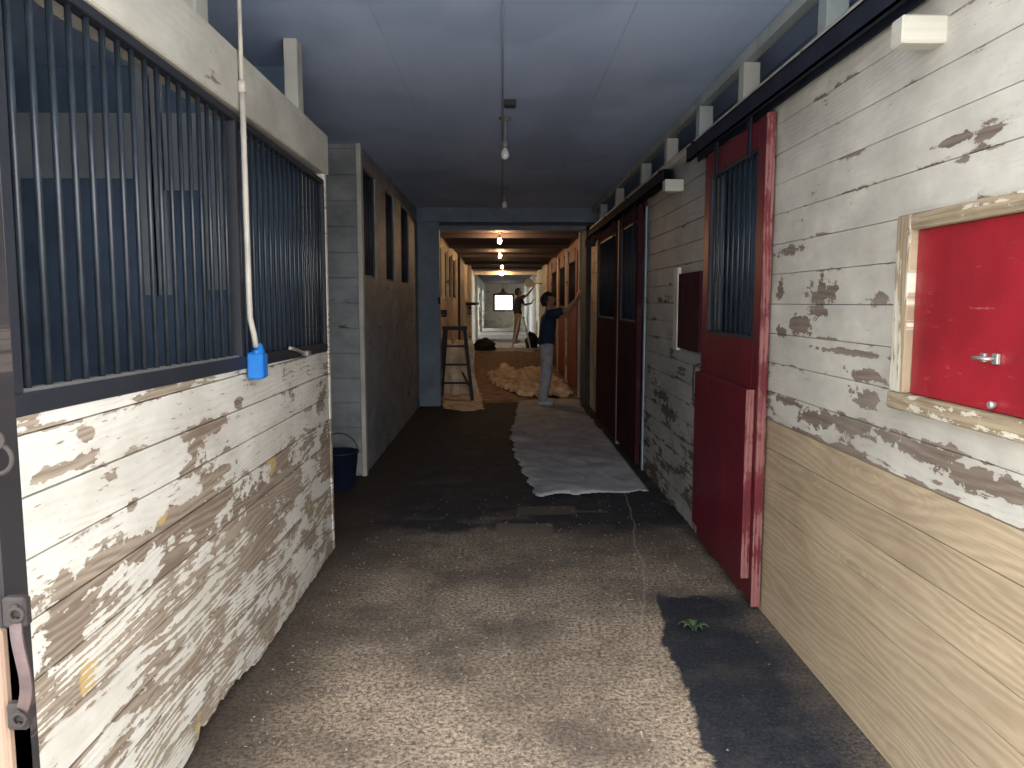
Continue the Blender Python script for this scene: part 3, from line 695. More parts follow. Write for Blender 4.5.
# lit half, left
b = MB(); b.box(XL3 - .05, XL3, 11.62, 18.1, 0, 1.64, .003); b.box(XL3 - .05, XL3, 11.62, 18.1, 2.46, CEILF, .003)
ow = [(12.7, 13.5), (13.8, 14.6), (15.0, 15.8), (16.3, 17.2)]
e = [11.62] + [v for w in ow for v in w] + [18.1]
for i in range(0, len(e), 2): b.box(XL3 - .05, XL3, e[i], e[i + 1], 1.64, 2.46, .002)
b.box(XL3 - .05, XL3, 19.3, 24.0, 0, CEILF); struct('wall_left_lit', b, M['warm_boards'])
for i, (a, c) in enumerate(ow):
    b = MB(); b.box(XL3 - .0, XL3 + .03, c + .05, c + .15, 1.60, 2.5, .002); struct('trim_%d' % (39 + i), b, M['warm_boards'])
    t = thing('window_grille', ('nearest barred opening in the warmly lit left wall', 'second barred opening in the warmly lit left wall', 'third barred opening in the warmly lit left wall', 'farthest barred opening in the warmly lit left wall')[i], 'grille', (XL3 - .03, a, 1.64), 'barred openings in the lit left wall')
    b = MB(); b.box(XL3 - .04, XL3 - .02, a, c, 1.64, 1.66); b.box(XL3 - .04, XL3 - .02, a, c, 2.44, 2.46); b.box(XL3 - .04, XL3 - .02, a, a + .02, 1.66, 2.44); b.box(XL3 - .04, XL3 - .02, c - .02, c, 1.66, 2.44); b.build('frame', M['black_steel'], t)
    for k in range(4):
        y = a + (c - a) * (k + .5) / 4
        b = MB(); b.tube([(XL3 - .03, y, 1.65), (XL3 - .03, y, 2.45)], .008, 6); b.build('bar', M['black_steel'], t)
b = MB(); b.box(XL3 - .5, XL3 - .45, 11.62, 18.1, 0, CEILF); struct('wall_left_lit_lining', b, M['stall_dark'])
b = MB(); b.box(XL3 - .04, XL3 - .005, 18.12, 19.28, 0, 2.4, .003); b.box(XL3 - .04, XL3 - .005, 18.12, 19.28, 2.4, CEILF); struct('door_1', b, M['maroon'])
b = MB(); b.box(XL3 - .0, XL3 + .09, 23.85, 24.0, 0, CEILF, .004); struct('trim_43', b, M['warm_boards'])
# a hand rail / shelf bracket on the lit wall
b = MB(); b.box(XL3 + .0, XL3 + .10, 13.0, 13.03, 1.30, 1.42); b.tube([(XL3 + .03, 12.2, 1.33), (XL3 + .05, 13.0, 1.34)], .012, 8); o = b.build('hose_bracket', M['rust']); tag(o, 'thin bracket and rod on the lit left wall above the ladder', 'bracket')
b = MB(); b.box(XL3 + .0, XL3 + .28, 22.0, 25.5, 1.46, 1.54, .004); o = b.build('wall_shelf', M['dark_wood']); tag(o, 'dark narrow shelf on the left wall before the far bay', 'shelf')

# far bay with side doorways
b = MB()
for (a, c) in ((24.0, 33.0), (36.5, 40.5), (43.5, 46.0)): b.box(XL3 - .06, XL3, a, c, 0, CEILF)
for (a, c) in ((33.0, 36.5), (40.5, 43.5)): b.box(XL3 - .06, XL3, a, c, 2.2, CEILF)
struct('wall_left_end', b, M['end_side'])
b = MB(); b.box(XL3 - .06, -.45, 46.0, 46.12, 0, CEILF); b.box(.65, XR + .05, 46.0, 46.12, 0, CEILF); b.box(-.45, .65, 46.0, 46.12, 0, 1.05); b.box(-.45, .65, 46.0, 46.12, 2.0, CEILF)
struct('wall_end', b, M['end_boards'])
b = MB(); b.box(-4.6, XL3 - .06, 32.3, 32.4, 0, 2.9); b.box(-4.6, XL3 - .06, 44.2, 44.3, 0, 2.9); struct('wall_left_bay', b, M['end_boards'])
b = MB()
for (x0_, x1_, z0_, z1_) in ((-.52, -.40, 1.0, 2.05), (.60, .72, 1.0, 2.05), (-.40, .60, 1.93, 2.05), (-.40, .60, 1.0, 1.10), (.08, .12, 1.10, 1.93)): b.box(x0_, x1_, 45.93, 46.05, z0_, z1_, .004)
b.build('window_1', M['window_frame'], None, 'structure')
g = NG('window glass'); g.nt.nodes.remove(g.bsdf)
tr = g.nt.nodes.new('ShaderNodeBsdfTransparent'); gl = g.nt.nodes.new('ShaderNodeBsdfGlossy'); mx = g.nt.nodes.new('ShaderNodeMixShader'); mx.inputs[0].default_value = .06
g.nt.links.new(tr.outputs[0], mx.inputs[1]); g.nt.links.new(gl.outputs[0], mx.inputs[2]); g.nt.links.new(mx.outputs[0], g.out.inputs[0])
b = MB(); b.box(-.41, .61, 46.0, 46.01, 1.09, 1.94); struct('window_1_pane', b, g.mat)
# raised threshold and ceiling drop before the far bay
b = MB(); b.box(XL3, XR - .02, 25.1, 25.25, 0, .05, .004); struct('trim_44', b, M['white_cloth'])
for i, y in enumerate((36.0, 41.5)):
    b = MB(); b.box(XL3, XR - .02, y, y + .12, 0, .14, .004); struct('trim_%d' % (46 + i), b, M['white_cloth'])  # white bars standing in for strips of daylight across the floor
b = MB(); b.box(XL3, XR - .02, 28.4, 28.5, CEILF - .12, CEILF, .004); struct('trim_45', b, M['end_boards'])
# close the outer right side so only the doorway lets light in
b = MB(); b.box(XR + .05, 4.5, 12.2, 12.3, 0, CEILF); b.box(XR + .05, 4.5, 26.3, 26.4, 0, 2.9); b.box(XR + .05, 4.5, 29.6, 29.7, 0, 2.9); struct('wall_right_bay', b, M['end_boards'])

# ------------------------------------------------------------------ lamps
def lamp(u, v, ceil_z, drop, lit, label, group):
    z = ceil_z - drop; p = onZ(u, v, z)
    t = thing('ceiling_bulb', label, 'light bulb', (p.x, p.y, ceil_z), group)
    b = MB(); b.lathe([(.045, -.0), (.045, -.012), (.02, -.02)], (p.x, p.y, ceil_z), 16); b.build('ceiling_rose', M['socket'], t)
    b = MB(); b.tube([(p.x, p.y, ceil_z - .015), (p.x, p.y, z + .085)], .004, 6); b.build('cord', M['cord'], t)
    b = MB(); b.lathe([(.012, .095), (.020, .088), (.022, .045), (.018, .040)], (p.x, p.y, z), 14); b.build('socket', M['socket'], t)
    b = MB(); b.lathe([(.013, .045), (.016, .035), (.026, .018), (.033, -.004), (.031, -.02), (.022, -.033), (.010, -.040), (.002, -.042)], (p.x, p.y, z), 18)
    o = b.build('bulb', M['bulb_on'] if lit else M['bulb_off'], t)
    return p
G1, G2 = 'unlit bulbs on the grey ceiling', 'lit bulbs down the passage'
lamp(505, 154, CEIL, .26, False, 'unlit clear bulb hanging nearest on the grey ceiling', G1)
lamp(504.5, 205, CEIL, .20, False, 'small unlit bulb hanging just before the ceiling steps down', G1)
lamp(499.5, 241, CEILF, .14, True, 'glowing orange bulb, largest and nearest of the lit ones', G2)
lamp(500, 256, CEILF, .10, True, 'glowing orange bulb, second of the lit ones from above', G2)
lamp(502, 267, CEILF, .11, True, 'glowing orange bulb, third of the lit ones from above', G2)
lamp(502, 274.5, CEILF, .12, True, 'glowing orange bulb, smallest and lowest of the lit ones', G2)
# ceiling wiring
p = onZ(510, 101, CEIL)
t = thing('junction_box', 'small grey junction box on the ceiling before the unlit bulb', 'box', (p.x, p.y, CEIL))
b = MB(); b.box(p.x - .04, p.x + .04, p.y - .05, p.y + .05, CEIL - .035, CEIL, .004); b.build('body', M['dark_wood'], t)
b = MB(); b.box(p.x - .034, p.x + .034, p.y - .044, p.y + .044, CEIL - .039, CEIL - .035, .001); b.build('cover', M['dark_wood'], t)
b = MB(); b.tube([(p.x - .05, 2.4, CEIL - .008), (p.x - .05, 5.2, CEIL - .010), (p.x - .05, 8.3, CEIL - .009), (p.x - .05, 11.25, CEIL - .008)], .006, 6)
o = b.build('ceiling_cable', M['cord']); tag(o, 'thin grey cable running along the middle of the ceiling', 'cable')

# hanging lantern shape in front of the far window
p = onY(503, 292, 30)
t = thing('hanging_lamp', 'dark lamp shade hanging in front of the far window', 'lamp', (p.x, 30, CEILF))
b = MB(); b.tube([(p.x, 30, CEILF), (p.x, 30, p.z + .1)], .012, 6); b.build('chain', M['cord'], t)
b = MB(); b.lathe([(.03, .14), (.06, .12), (.08, .02), (.18, -.05), (.18, -.065)], (p.x, 30, p.z), 20); b.build('lamp_shade', M['dark_wood'], t)

# ------------------------------------------------------------------ bucket
p = onZ(345, 478, 0)
bx_, by_ = XL2 - .14, 6.40
t = thing('bucket', 'navy blue bucket on the floor in the gap on the left', 'bucket', (bx_, by_, 0))
b = MB(); b.lathe([(.12, 0), (.125, .005), (.155, .29), (.165, .29), (.165, .305), (.150, .305), (.118, .012), (.02, .010)], (bx_, by_, 0), 28); b.build('body', M['navy'], t)
b = MB(); b.torus((bx_, by_, .30), .155, .005, 'Y', 20, 6, 0, PI); b.build('handle', M['rust'], t)

# ------------------------------------------------------------------ drop cloths
def inpoly(x, y, poly):
    r = False; n = len(poly)
    for i in range(n):
        x0, y0 = poly[i]; x1, y1 = poly[(i + 1) % n]
        if (y0 > y) != (y1 > y) and x < (x1 - x0) * (y - y0) / (y1 - y0) + x0: r = not r
    return r
def cloth(name, pix, mat, label, amp, freq, step, group='drop cloths on the floor', wob=.05, ridge=.5, stretch=1.0):
    poly = [(onZ(u, v).x, onZ(u, v).y) for u, v in pix]
    xs = [p[0] for p in poly]; ys = [p[1] for p in poly]
    x0, x1, y0, y1 = min(xs) - .05, max(xs) + .05, min(ys) - .05, max(ys) + .05
    nx = int((x1 - x0) / step) + 1; ny = int((y1 - y0) / (step * stretch)) + 1
    bm = bmesh.new(); vs = {}
    def vert(i, j):
        if (i, j) not in vs:
            x = x0 + i * step; y = y0 + j * step * stretch
            n1 = mnoise.fractal(Vector((x * freq, y * freq * .8, 1.7)), 1.0, 2.0, 5)
            n2 = 1 - abs(mnoise.noise(Vector((x * freq * 1.6 + 7, y * freq * 1.1, 5))) * 2)
            z = .012 + amp * (max(0, n1) * .8 + ridge * max(0, n2 - .55))
            vs[(i, j)] = bm.verts.new((min(x, XR - .07), y, z))
        return vs[(i, j)]
    for i in range(nx):
        for j in range(ny):
            cx = x0 + (i + .5) * step; cy = y0 + (j + .5) * step * stretch
            wx = cx + wob * mnoise.noise(Vector((cx * 5, cy * 5, 2))); wy = cy + wob * 1.5 * mnoise.noise(Vector((cx * 5, cy * 5, 9)))
            if cx < XR - .09 and inpoly(wx, wy, poly):
                f = bm.faces.new((vert(i, j), vert(i + 1, j), vert(i + 1, j + 1), vert(i, j + 1))); f.smooth = True
    ed = {v for e in bm.edges if len(e.link_faces) == 1 for v in e.verts}
    for v in ed: v.co.z = .006 + (v.co.z - .012) * .45
    me = bpy.data.meshes.new(name); bm.to_mesh(me); bm.free(); me.materials.append(mat)
    o = bpy.data.objects.new(name, me); COL.objects.link(o)
    s = o.modifiers.new('thickness', 'SOLIDIFY'); s.thickness = .004; s.offset = 1
    tag(o, label, 'cloth', group); return o
cloth('drop_cloth', [(519, 402), (511, 440), (517, 462), (528, 482), (536, 497), (575, 495), (620, 494), (661, 491), (648, 478), (625, 455), (600, 430), (585, 412), (577, 400), (550, 399)],
      M['grey_cloth'], 'long grey drop cloth along the right side, a person stands on its far end', .035, 2.6, .018, stretch=1.4)
cloth('drop_cloth', [(488, 377), (505, 368), (522, 372), (540, 370), (556, 378), (574, 396), (552, 399), (520, 397), (505, 390), (492, 384)],
      M['tan_cloth'], 'heavily crumpled tan drop cloth in the lamp light', .15, 2.8, .025, ridge=1.1, stretch=1.2)
cloth('drop_cloth', [(441, 396), (455, 384), (476, 384), (482, 398), (484, 410), (462, 412), (444, 409)], M['tan_cloth'], 'tan drop cloth under the dark wooden ladder', .03, 3.0, .03, stretch=1.2)
cloth('drop_cloth', [(471, 352.5), (500, 351.5), (534, 352.5), (534, 346.5), (500, 347), (473, 347)], M['white_cloth'], 'white drop cloth spread under the metal ladder', .03, 1.6, .08, stretch=3.0)

# ------------------------------------------------------------------ wooden ladder (left, in the lit half)
def timber_ladder():
    cx, y = -.745, 11.98; h = 1.14
    t = thing('step_ladder', 'dark wooden step ladder by the left wall past the grey pillar', 'ladder', (cx, y, 0))
    for s in (-1, 1):
        b = MB(); b.bar((cx + s * .28, y - .02, .01), (cx + s * .155, y + .26, h - .03), .055, .09, (1, 0, 0)); b.build('front_rail', M['ladder_wood'], t)
        b = MB(); b.bar((cx + s * .24, y + .62, .01), (cx + s * .14, y + .34, h - .03), .04, .05, (1, 0, 0)); b.build('rear_leg', M['ladder_wood'], t)
    for k in range(1, 4):
        f = k / 4; b = MB(); w = .28 - .125 * f; b.box(cx - w, cx + w, y - .02 + .28 * f - .04, y - .02 + .28 * f + .06, h * f - .012, h * f + .012, .002); b.build('step', M['ladder_wood'], t)
    b = MB(); b.box(cx - .20, cx + .19, y + .18, y + .42, h - .03, h + .03, .004); b.build('top_step', M['ladder_wood'], t)
    b = MB(); b.bar((cx + .245, y + .02, .22), (cx + .10, y + .54, .40), .02, .03); b.build('brace', M['ladder_wood'], t)
timber_ladder()
# boards/cloth draped behind the ladder
bm = bmesh.new(); rows = []
for i in range(15):
    r_ = []
    for j in range(13):
        x = -.99 + .036 * i; z = .93 - .90 * j / 12
        yv = 12.70 + .035 * math.sin(i * 1.1 + .6 * math.sin(j * .5)) * (.4 + j / 12) - .05 * (j / 12) ** 2
        x2 = x + .02 * math.sin(j * .7) + (.08 * (j / 12) * (i / 14))
        r_.append(bm.verts.new((x2, yv, z - .10 * (1 if 4 < i < 6 and j == 0 else 0))))
    rows.append(r_)
for i in range(14):
    for j in range(12): bm.faces.new((rows[i][j], rows[i + 1][j], rows[i + 1][j + 1], rows[i][j + 1])).smooth = True
me = bpy.data.meshes.new('hanging_sheet'); bm.to_mesh(me); bm.free(); me.materials.append(M['tan_cloth'])
o = bpy.data.objects.new('hanging_sheet', me); COL.objects.link(o); m_ = o.modifiers.new('t', 'SOLIDIFY'); m_.thickness = .006
tag(o, 'tan sheet hanging down behind the steps of the dark wooden ladder', 'sheet')

# ------------------------------------------------------------------ metal ladder and what stands round it
def metal_ladder():
    p0 = onZ(511.5, 352, 0); p1 = onZ(531, 352, 0); y = 23.9; cx = (p0.x + p1.x) / 2; hw = abs(p1.x - p0.x) / 2
    t = thing('step_ladder', 'silver metal step ladder in the middle distance with a person on it', 'ladder', (cx, y, 0)); h = 1.05
    for s in (-1, 1):
        b = MB(); b.bar((cx - hw, y + s * .24, .02), (cx - .07, y + s * .16, h), .05, .035); b.build('front_rail', M['alu'], t)
        b = MB(); b.bar((cx + hw, y + s * .24, .02), (cx + .07, y + s * .16, h), .04, .03); b.build('rear_leg', M['alu'], t)
    for k in (1, 2, 3):
        f = k / 3.7; xx = cx - hw + (hw - .07) * f; b = MB(); b.box(xx - .02, xx + .11, y - .23, y + .23, h * f - .012, h * f + .012, .002); b.build('step', M['alu'], t)
    b = MB(); b.box(cx - .10, cx + .10, y - .18, y + .18, h - .0, h + .04, .004); b.build('top_step', M['alu'], t)
    b = MB(); b.bar((cx + hw * .65, y - .2, .35), (cx + hw * .65, y + .2, .35), .02, .02); b.build('brace', M['alu'], t)
    return cx, y
LX, LY = metal_ladder()

def lump(name, c, r, mat, label, cat, group=None, seed=1, flat=.5, amp=.28):
    bm = bmesh.new(); bmesh.ops.create_icosphere(bm, subdivisions=4, radius=1)
    for v in bm.verts:
        n = mnoise.fractal(v.co * 1.7 + Vector((seed * 5, 0, 0)), 1, 2, 4)
        q = v.co * (1 + amp * n)
        q.z = max(q.z, -flat)
        v.co = Vector((q.x * r[0], q.y * r[1], (q.z + flat) * r[2]))
    for f in bm.faces: f.smooth = True
    me = bpy.data.meshes.new(name); bm.to_mesh(me); bm.free(); me.materials.append(mat)
    o = bpy.data.objects.new(name, me); COL.objects.link(o); o.location = c
    tag(o, label, cat, group); return o
t = thing('work_bag', 'black soft bag on the floor by the far left wall', 'bag', (-.58, 24.4, .03))
o = lump('body', (0, 0, 0), (.34, .30, .25), M['bag'], None, None, seed=3); o.parent = t
b = MB(); b.torus((-.58, 24.3, .30), .10, .012, 'Y', 16, 6, 0, PI); b.build('handle', M['bag'], t)
t = thing('tool_bag', 'dark bag against the right wall behind the metal ladder', 'bag', (.98, 25.7, .03))
o = lump('body', (0, 0, 0), (.20, .22, .34), M['bag'], None, None, seed=6); o.parent = t
b = MB(); b.torus((.98, 25.6, .46), .08, .012, 'Y', 16, 6, 0, PI); b.build('handle', M['bag'], t)
# round white work lamp by the second person's hand
p = onY(529, 283, 24.6)
t = thing('work_lamp', 'round white work lamp high on the right wall near the raised hand', 'lamp', (XR - .02, 24.6, p.z))
b = MB(); b.lathe([(.03, .10), (.10, .06), (.14, 0), (.145, -.01), (.13, -.01)], (p.x, 24.6, p.z), 20, 'Y'); b.build('lamp_shade', M['white_cloth'], t)
b = MB(); b.tube([(p.x, 24.68, p.z), (XR - .02, 24.72, p.z - .02)], .015, 8); b.build('arm', M['alu'], t)

# ------------------------------------------------------------------ people
class Fig:
    """a body or garment grown from tapered limbs and fused into one continuous surface"""
    def __init__(s): s.bm = bmesh.new()
    def cap(s, p, q, r0, r1, flat=1.0, fd=(0, 1, 0)):
        """tapered limb p to q with rounded ends; `flat` scales the section across fd"""
        p, q = Vector(p), Vector(q); t = (q - p); L = t.length; t.normalize()
        fd = Vector(fd); fd = (fd - t * fd.dot(t)).normalized(); o = t.cross(fd)
        prof = []
        for k in range(5): a = PI / 2 * k / 4; prof.append((r0 * math.sin(a), -r0 * math.cos(a)))
        for k in range(1, 4): prof.append((r0 + (r1 - r0) * k / 4, L * k / 4))
        for k in range(5): a = PI / 2 * k / 4; prof.append((r1 * math.cos(a), L + r1 * math.sin(a)))
        rings = []; n = 14
        for r, h in prof:
            r = max(r, 1e-4)
            rings.append([s.bm.verts.new(p + t * h + fd * (math.cos(2*PI*k/n) * r * flat) + o * (math.sin(2*PI*k/n) * r)) for k in range(n)])
        for a_, b_ in zip(rings, rings[1:]):
            for k in range(n): s.bm.faces.new((a_[k], a_[(k+1) % n], b_[(k+1) % n], b_[k]))
        s.bm.faces.new(rings[0][::-1]); s.bm.faces.new(rings[-1])
        return s
    def chain(s, pts, rs, flat=1.0, fd=(0, 1, 0)):
        for i in range(len(pts) - 1): s.cap(pts[i], pts[i + 1], rs[i], rs[i + 1], flat, fd)
        return s
    def build(s, name, mat, parent, voxel=.012, smooth=3):
        bmesh.ops.recalc_face_normals(s.bm, faces=s.bm.faces[:])
        bmesh.ops.translate(s.bm, verts=s.bm.verts[:], vec=-world_loc(parent))
        me = bpy.data.meshes.new(name); s.bm.to_mesh(me); s.bm.free(); me.materials.append(mat)
        o = bpy.data.objects.new(name, me); COL.objects.link(o); o.parent = parent
        m = o.modifiers.new('fuse', 'REMESH'); m.mode = 'VOXEL'; m.voxel_size = voxel; m.use_smooth_shade = True
        m = o.modifiers.new('soften', 'SMOOTH'); m.iterations = smooth; m.factor = .5
        return o
    def hand(s, wc, d, side, up):
        """palm with four unequal bent fingers and a thumb leaving the side of the palm"""
        d, side, up = Vector(d).normalized(), Vector(side).normalized(), Vector(up).normalized(); wc = Vector(wc)
        pc = wc + d * .06
        for o_ in (-.022, 0, .022): s.cap(wc + d * .01 + side * o_ * .6, pc + d * .03 + side * o_, .016, .015)
        for k, (o_, L) in enumerate(((.032, .070), (.011, .080), (-.010, .075), (-.030, .058))):
            b0 = pc + d * .035 + side * o_; m_ = b0 + d * L * .5 - up * .006
            s.cap(b0, m_, .010, .009); s.cap(m_, b0 + d * L * .92 - up * .026, .009, .0075)
        t0 = wc + d * .03 + side * .030; t1 = t0 + d * .028 + side * .030
        s.cap(t0, t1, .013, .011); s.cap(t1, t1 + d * .032 + side * .006 - up * .012, .011, .009)

def head_mesh(parent, c, fwd, up, mat, h=.225):
    """egg shaped head with brow, eye sockets, nose, mouth, chin and ears"""
    fwd = Vector(fwd).normalized(); up = Vector(up).normalized(); side = up.cross(fwd).normalized(); fwd = side.cross(up).normalized()
    bm = bmesh.new(); bmesh.ops.create_uvsphere(bm, u_segments=32, v_segments=24, radius=1)
    for v in bm.verts:
        x, y, z = v.co       # x fwd, y side, z up
        w = .078 * (1 - .22 * max(0, -z)) ; l = .098 * (1 - .10 * max(0, -z))
        hh = h / 2
        px, py, pz = x * l, y * w, z * hh
        if z < -.2 and x > 0: px += .010 * (-z)
        if x < 0: px *= 1.02; 
        if z < -.45 and x < .1: px *= .82
        fx = max(0, x)
        px += .030 * math.exp(-((y * 1.0) ** 2) / .020 - ((z + .17) ** 2) / .022) * (fx > .3)      # nose
        px -= .010 * (math.exp(-((abs(y) - .38) ** 2) / .02 - ((z - .02) ** 2) / .012)) * (fx > .3)  # eye sockets
        px += .006 * math.exp(-((z - .20) ** 2) / .01) * (fx > .3)                                  # brow
        px += .006 * math.exp(-(y ** 2) / .06 - ((z + .48) ** 2) / .006) * (fx > .3)                # lips
        px -= .004 * math.exp(-(y ** 2) / .08 - ((z + .53) ** 2) / .001) * (fx > .3)
        v.co = Vector(c) + fwd * px + side * py + up * pz
    for s in (-1, 1):
        r = bmesh.ops.create_icosphere(bm, subdivisions=2, radius=1)
        for v in r['verts']:
            q = v.co.copy(); v.co = Vector(c) + fwd * (-.005 + q.x * .018) + side * (s * .077 + q.y * .009) + up * (-.005 + q.z * .032)
    return bm, side

def finish(bm, name, mat, parent):
    for f in bm.faces: f.smooth = True
    bmesh.ops.translate(bm, verts=bm.verts[:], vec=-world_loc(parent))
    me = bpy.data.meshes.new(name); bm.to_mesh(me); bm.free(); me.materials.append(mat)
    o = bpy.data.objects.new(name, me); COL.objects.link(o); o.parent = parent; return o

def hair(parent, c, fwd, up, mat, long_=0.0, cap=False):
    fwd = Vector(fwd).normalized(); up = Vector(up).normalized(); side = up.cross(fwd).normalized()
    bm = bmesh.new(); bmesh.ops.create_uvsphere(bm, u_segments=32, v_segments=24, radius=1)
    dele = []
    for v in bm.verts:
        x, y, z = v.co
        line = (.30 if x > .35 else (-.15 if x > -.05 else -.62 - long_))
        n = 1 + .05 * mnoise.noise(v.co * 6)
        v.co = Vector(c) + fwd * (x * .109 * n - .004) + side * (y * .090 * n) + up * (z * .128 * n + .004)
        if z < line: dele.append(v)
    bmesh.ops.delete(bm, geom=dele, context='VERTS')
    o = finish(bm, 'hair' if not cap else 'cap', mat, parent)
    s = o.modifiers.new('t', 'SOLIDIFY'); s.thickness = .02; s.offset = -1
    return o

def eyes(parent, c, fwd, up):
    fwd = Vector(fwd).normalized(); up = Vector(up).normalized(); side = up.cross(fwd).normalized()
    for s in (-1, 1):
        for nm, r_, d, mt in (('eye', .011, .083, 'white_cloth'), ('pupil', .006, .0905, 'hair')):
            bm = bmesh.new(); r = bmesh.ops.create_icosphere(bm, subdivisions=2, radius=r_)
            for v in r['verts']: v.co += Vector(c) + fwd * d + side * s * .030 + up * .004
            o = finish(bm, nm, M[mt], parent if nm == 'eye' else eye)
            if nm == 'eye': eye = o

def person(label, base, J, fwd, headc, headf, headu, shirt, trousers, shoe, hairmat, sc_=1.0, cap=False, shorts=False):
    """J: joints {pelvis, waist, chest, neck, sh_r, el_r, wr_r, sh_l, ..., hip_r, kn_r, an_r, toe_r, ...} in world coordinates"""
    t = thing('person', label, 'person', base)
    V = {k: Vector(v) for k, v in J.items()}; hc = Vector(headc); hu = Vector(headu).normalized()
    f = Fig()
    f.chain([V['pelvis'], V['waist'], V['chest']], [.095, .090, .100], 1.35)
    f.cap(V['chest'], V['neck'] - Vector((0, 0, .05)), .095, .055, 1.2); f.cap(V['neck'] - Vector((0, 0, .06)), hc - hu * .05, .056, .052)
    for s in ('_r', '_l'):
        f.cap(V['chest'] + Vector((0, 0, .05)), V['sh' + s], .06, .050)
        f.chain([V['sh' + s], V['el' + s], V['wr' + s]], [.048, .037, .025])
        d = (V['wr' + s] - V['el' + s]).normalized()
        sd = Vector((0, 0, 1)).cross(d); sd = sd.normalized() if sd.length > .1 else Vector((0, 1, 0))
        f.hand(V['wr' + s], d * .5 + Vector((0, 0, .6)), sd if s == '_r' else -sd, Vector((-1, 0, .3)))
        f.chain([V['hip' + s], V['kn' + s], V['an' + s]], [.078, .052, .036])
    f.build('body', M['skin'], t, .0075, 2)
    bm, _ = head_mesh(t, headc, headf, headu, M['skin']); finish(bm, 'head', M['skin'], t)
    eyes(t, headc, headf, headu); hair(t, headc, headf, headu, hairmat, cap=cap)
    f = Fig(); hem = V['pelvis'].lerp(V['waist'], -.1)
    f.chain([hem + Vector((0, 0, .06)), V['waist'], V['chest']], [.132, .118, .122], 1.32)
    f.cap(V['chest'], V['neck'] - Vector((0, 0, .055)), .116, .072, 1.15)
    for s in ('_r', '_l'):
        f.cap(V['chest'] + Vector((0, 0, .05)), V['sh' + s], .078, .070)
        f.cap(V['sh' + s], V['sh' + s].lerp(V['el' + s], .55), .070, .060)
    f.build('shirt', shirt, t, .010, 4)
    f = Fig(); f.cap(V['pelvis'], V['pelvis'].lerp(V['waist'], .4), .115, .110, 1.3)
    for s in ('_r', '_l'):
        f.cap(V['pelvis'], V['hip' + s], .112, .104)
        f.chain([V['hip' + s], V['hip' + s].lerp(V['kn' + s], .5), V['kn' + s], V['kn' + s].lerp(V['an' + s], .5), V['an' + s].lerp(V['kn' + s], .08)], [.104, .094, .082, .080, .070])
    f.build('trousers', trousers, t, .010, 3)
    for s in ('_r', '_l'):
        a_, to = V['an' + s], V['toe' + s]; dd = (to - a_); dd.z = 0; dd.normalize()
        hl = Vector((a_.x, a_.y, to.z)) - dd * .03
        f = Fig(); f.cap(hl, hl + dd * .10 + Vector((0, 0, .012)), .040, .044); f.cap(hl + dd * .10, to - dd * .02, .044, .036); f.cap(hl + Vector((0, 0, .01)), a_, .038, .040)
        f.build('shoe', shoe, t, .008, 2)
    return t

# person standing on the grey drop cloth, side on, facing the right wall, arms raised to it
BX, BY = .62, 11.42
J = dict(pelvis=(BX + .04, BY, .93), waist=(BX + .045, BY, 1.08), chest=(BX + .07, BY, 1.28), neck=(BX + .08, BY, 1.44),
         sh_r=(BX + .095, BY - .17, 1.375), el_r=(BX + .33, BY - .17, 1.44), wr_r=(BX + .46, BY - .15, 1.58),
         sh_l=(BX + .095, BY + .17, 1.375), el_l=(BX + .30, BY + .12, 1.34), wr_l=(BX + .46, BY - .0, 1.50),
         hip_r=(BX + .04, BY - .085, .88), kn_r=(BX + .035, BY - .10, .49), an_r=(BX - .02, BY - .10, .10), toe_r=(BX + .13, BY - .12, .058),
         hip_l=(BX + .04, BY + .085, .88), kn_l=(BX + .06, BY + .10, .49), an_l=(BX + .0, BY + .12, .10), toe_l=(BX + .15, BY + .13, .058))
person('person in navy t-shirt and pale grey trousers reaching up to the right wall', (BX, BY, .02), J, (1, 0, 0), (BX + .055, BY, 1.575), (.95, -.1, .28), (-.25, 0, 1), M['navy_shirt'], M['trousers'], M['shoe'], M['hair'])

# person on the metal ladder, reaching up
qx, qy, qz = LX - .09, LY, .58
J = dict(pelvis=(qx - .02, qy, qz + .60), waist=(qx - .03, qy, qz + .74), chest=(qx - .01, qy, qz + .97), neck=(qx + .0, qy, qz + 1.13),
         sh_r=(qx + .03, qy - .17, qz + 1.07), el_r=(qx + .26, qy - .15, qz + 1.18), wr_r=(qx + .43, qy - .1, qz + 1.38),
         sh_l=(qx + .03, qy + .17, qz + 1.07), el_l=(qx + .20, qy + .18, qz + .88), wr_l=(qx + .40, qy + .12, qz + .93),
         hip_r=(qx - .02, qy - .085, qz + .56), kn_r=(qx - .05, qy - .10, qz + .18), an_r=(qx - .12, qy - .10, qz - .20), toe_r=(qx + .02, qy - .12, qz - .235),
         hip_l=(qx - .02, qy + .085, qz + .56), kn_l=(qx - .03, qy + .10, qz + .18), an_l=(qx - .11, qy + .10, qz - .20), toe_l=(qx + .03, qy + .12, qz - .235))
person('person in dark shirt and tan trousers standing on the metal ladder', (qx, qy, qz - .27), J, (1, 0, 0), (qx - .01, qy, qz + 1.27), (.95, .1, .35), (-.25, 0, 1), M['dark_shirt'], M['tan_trousers'], M['shoe'], M['hair'], cap=True)

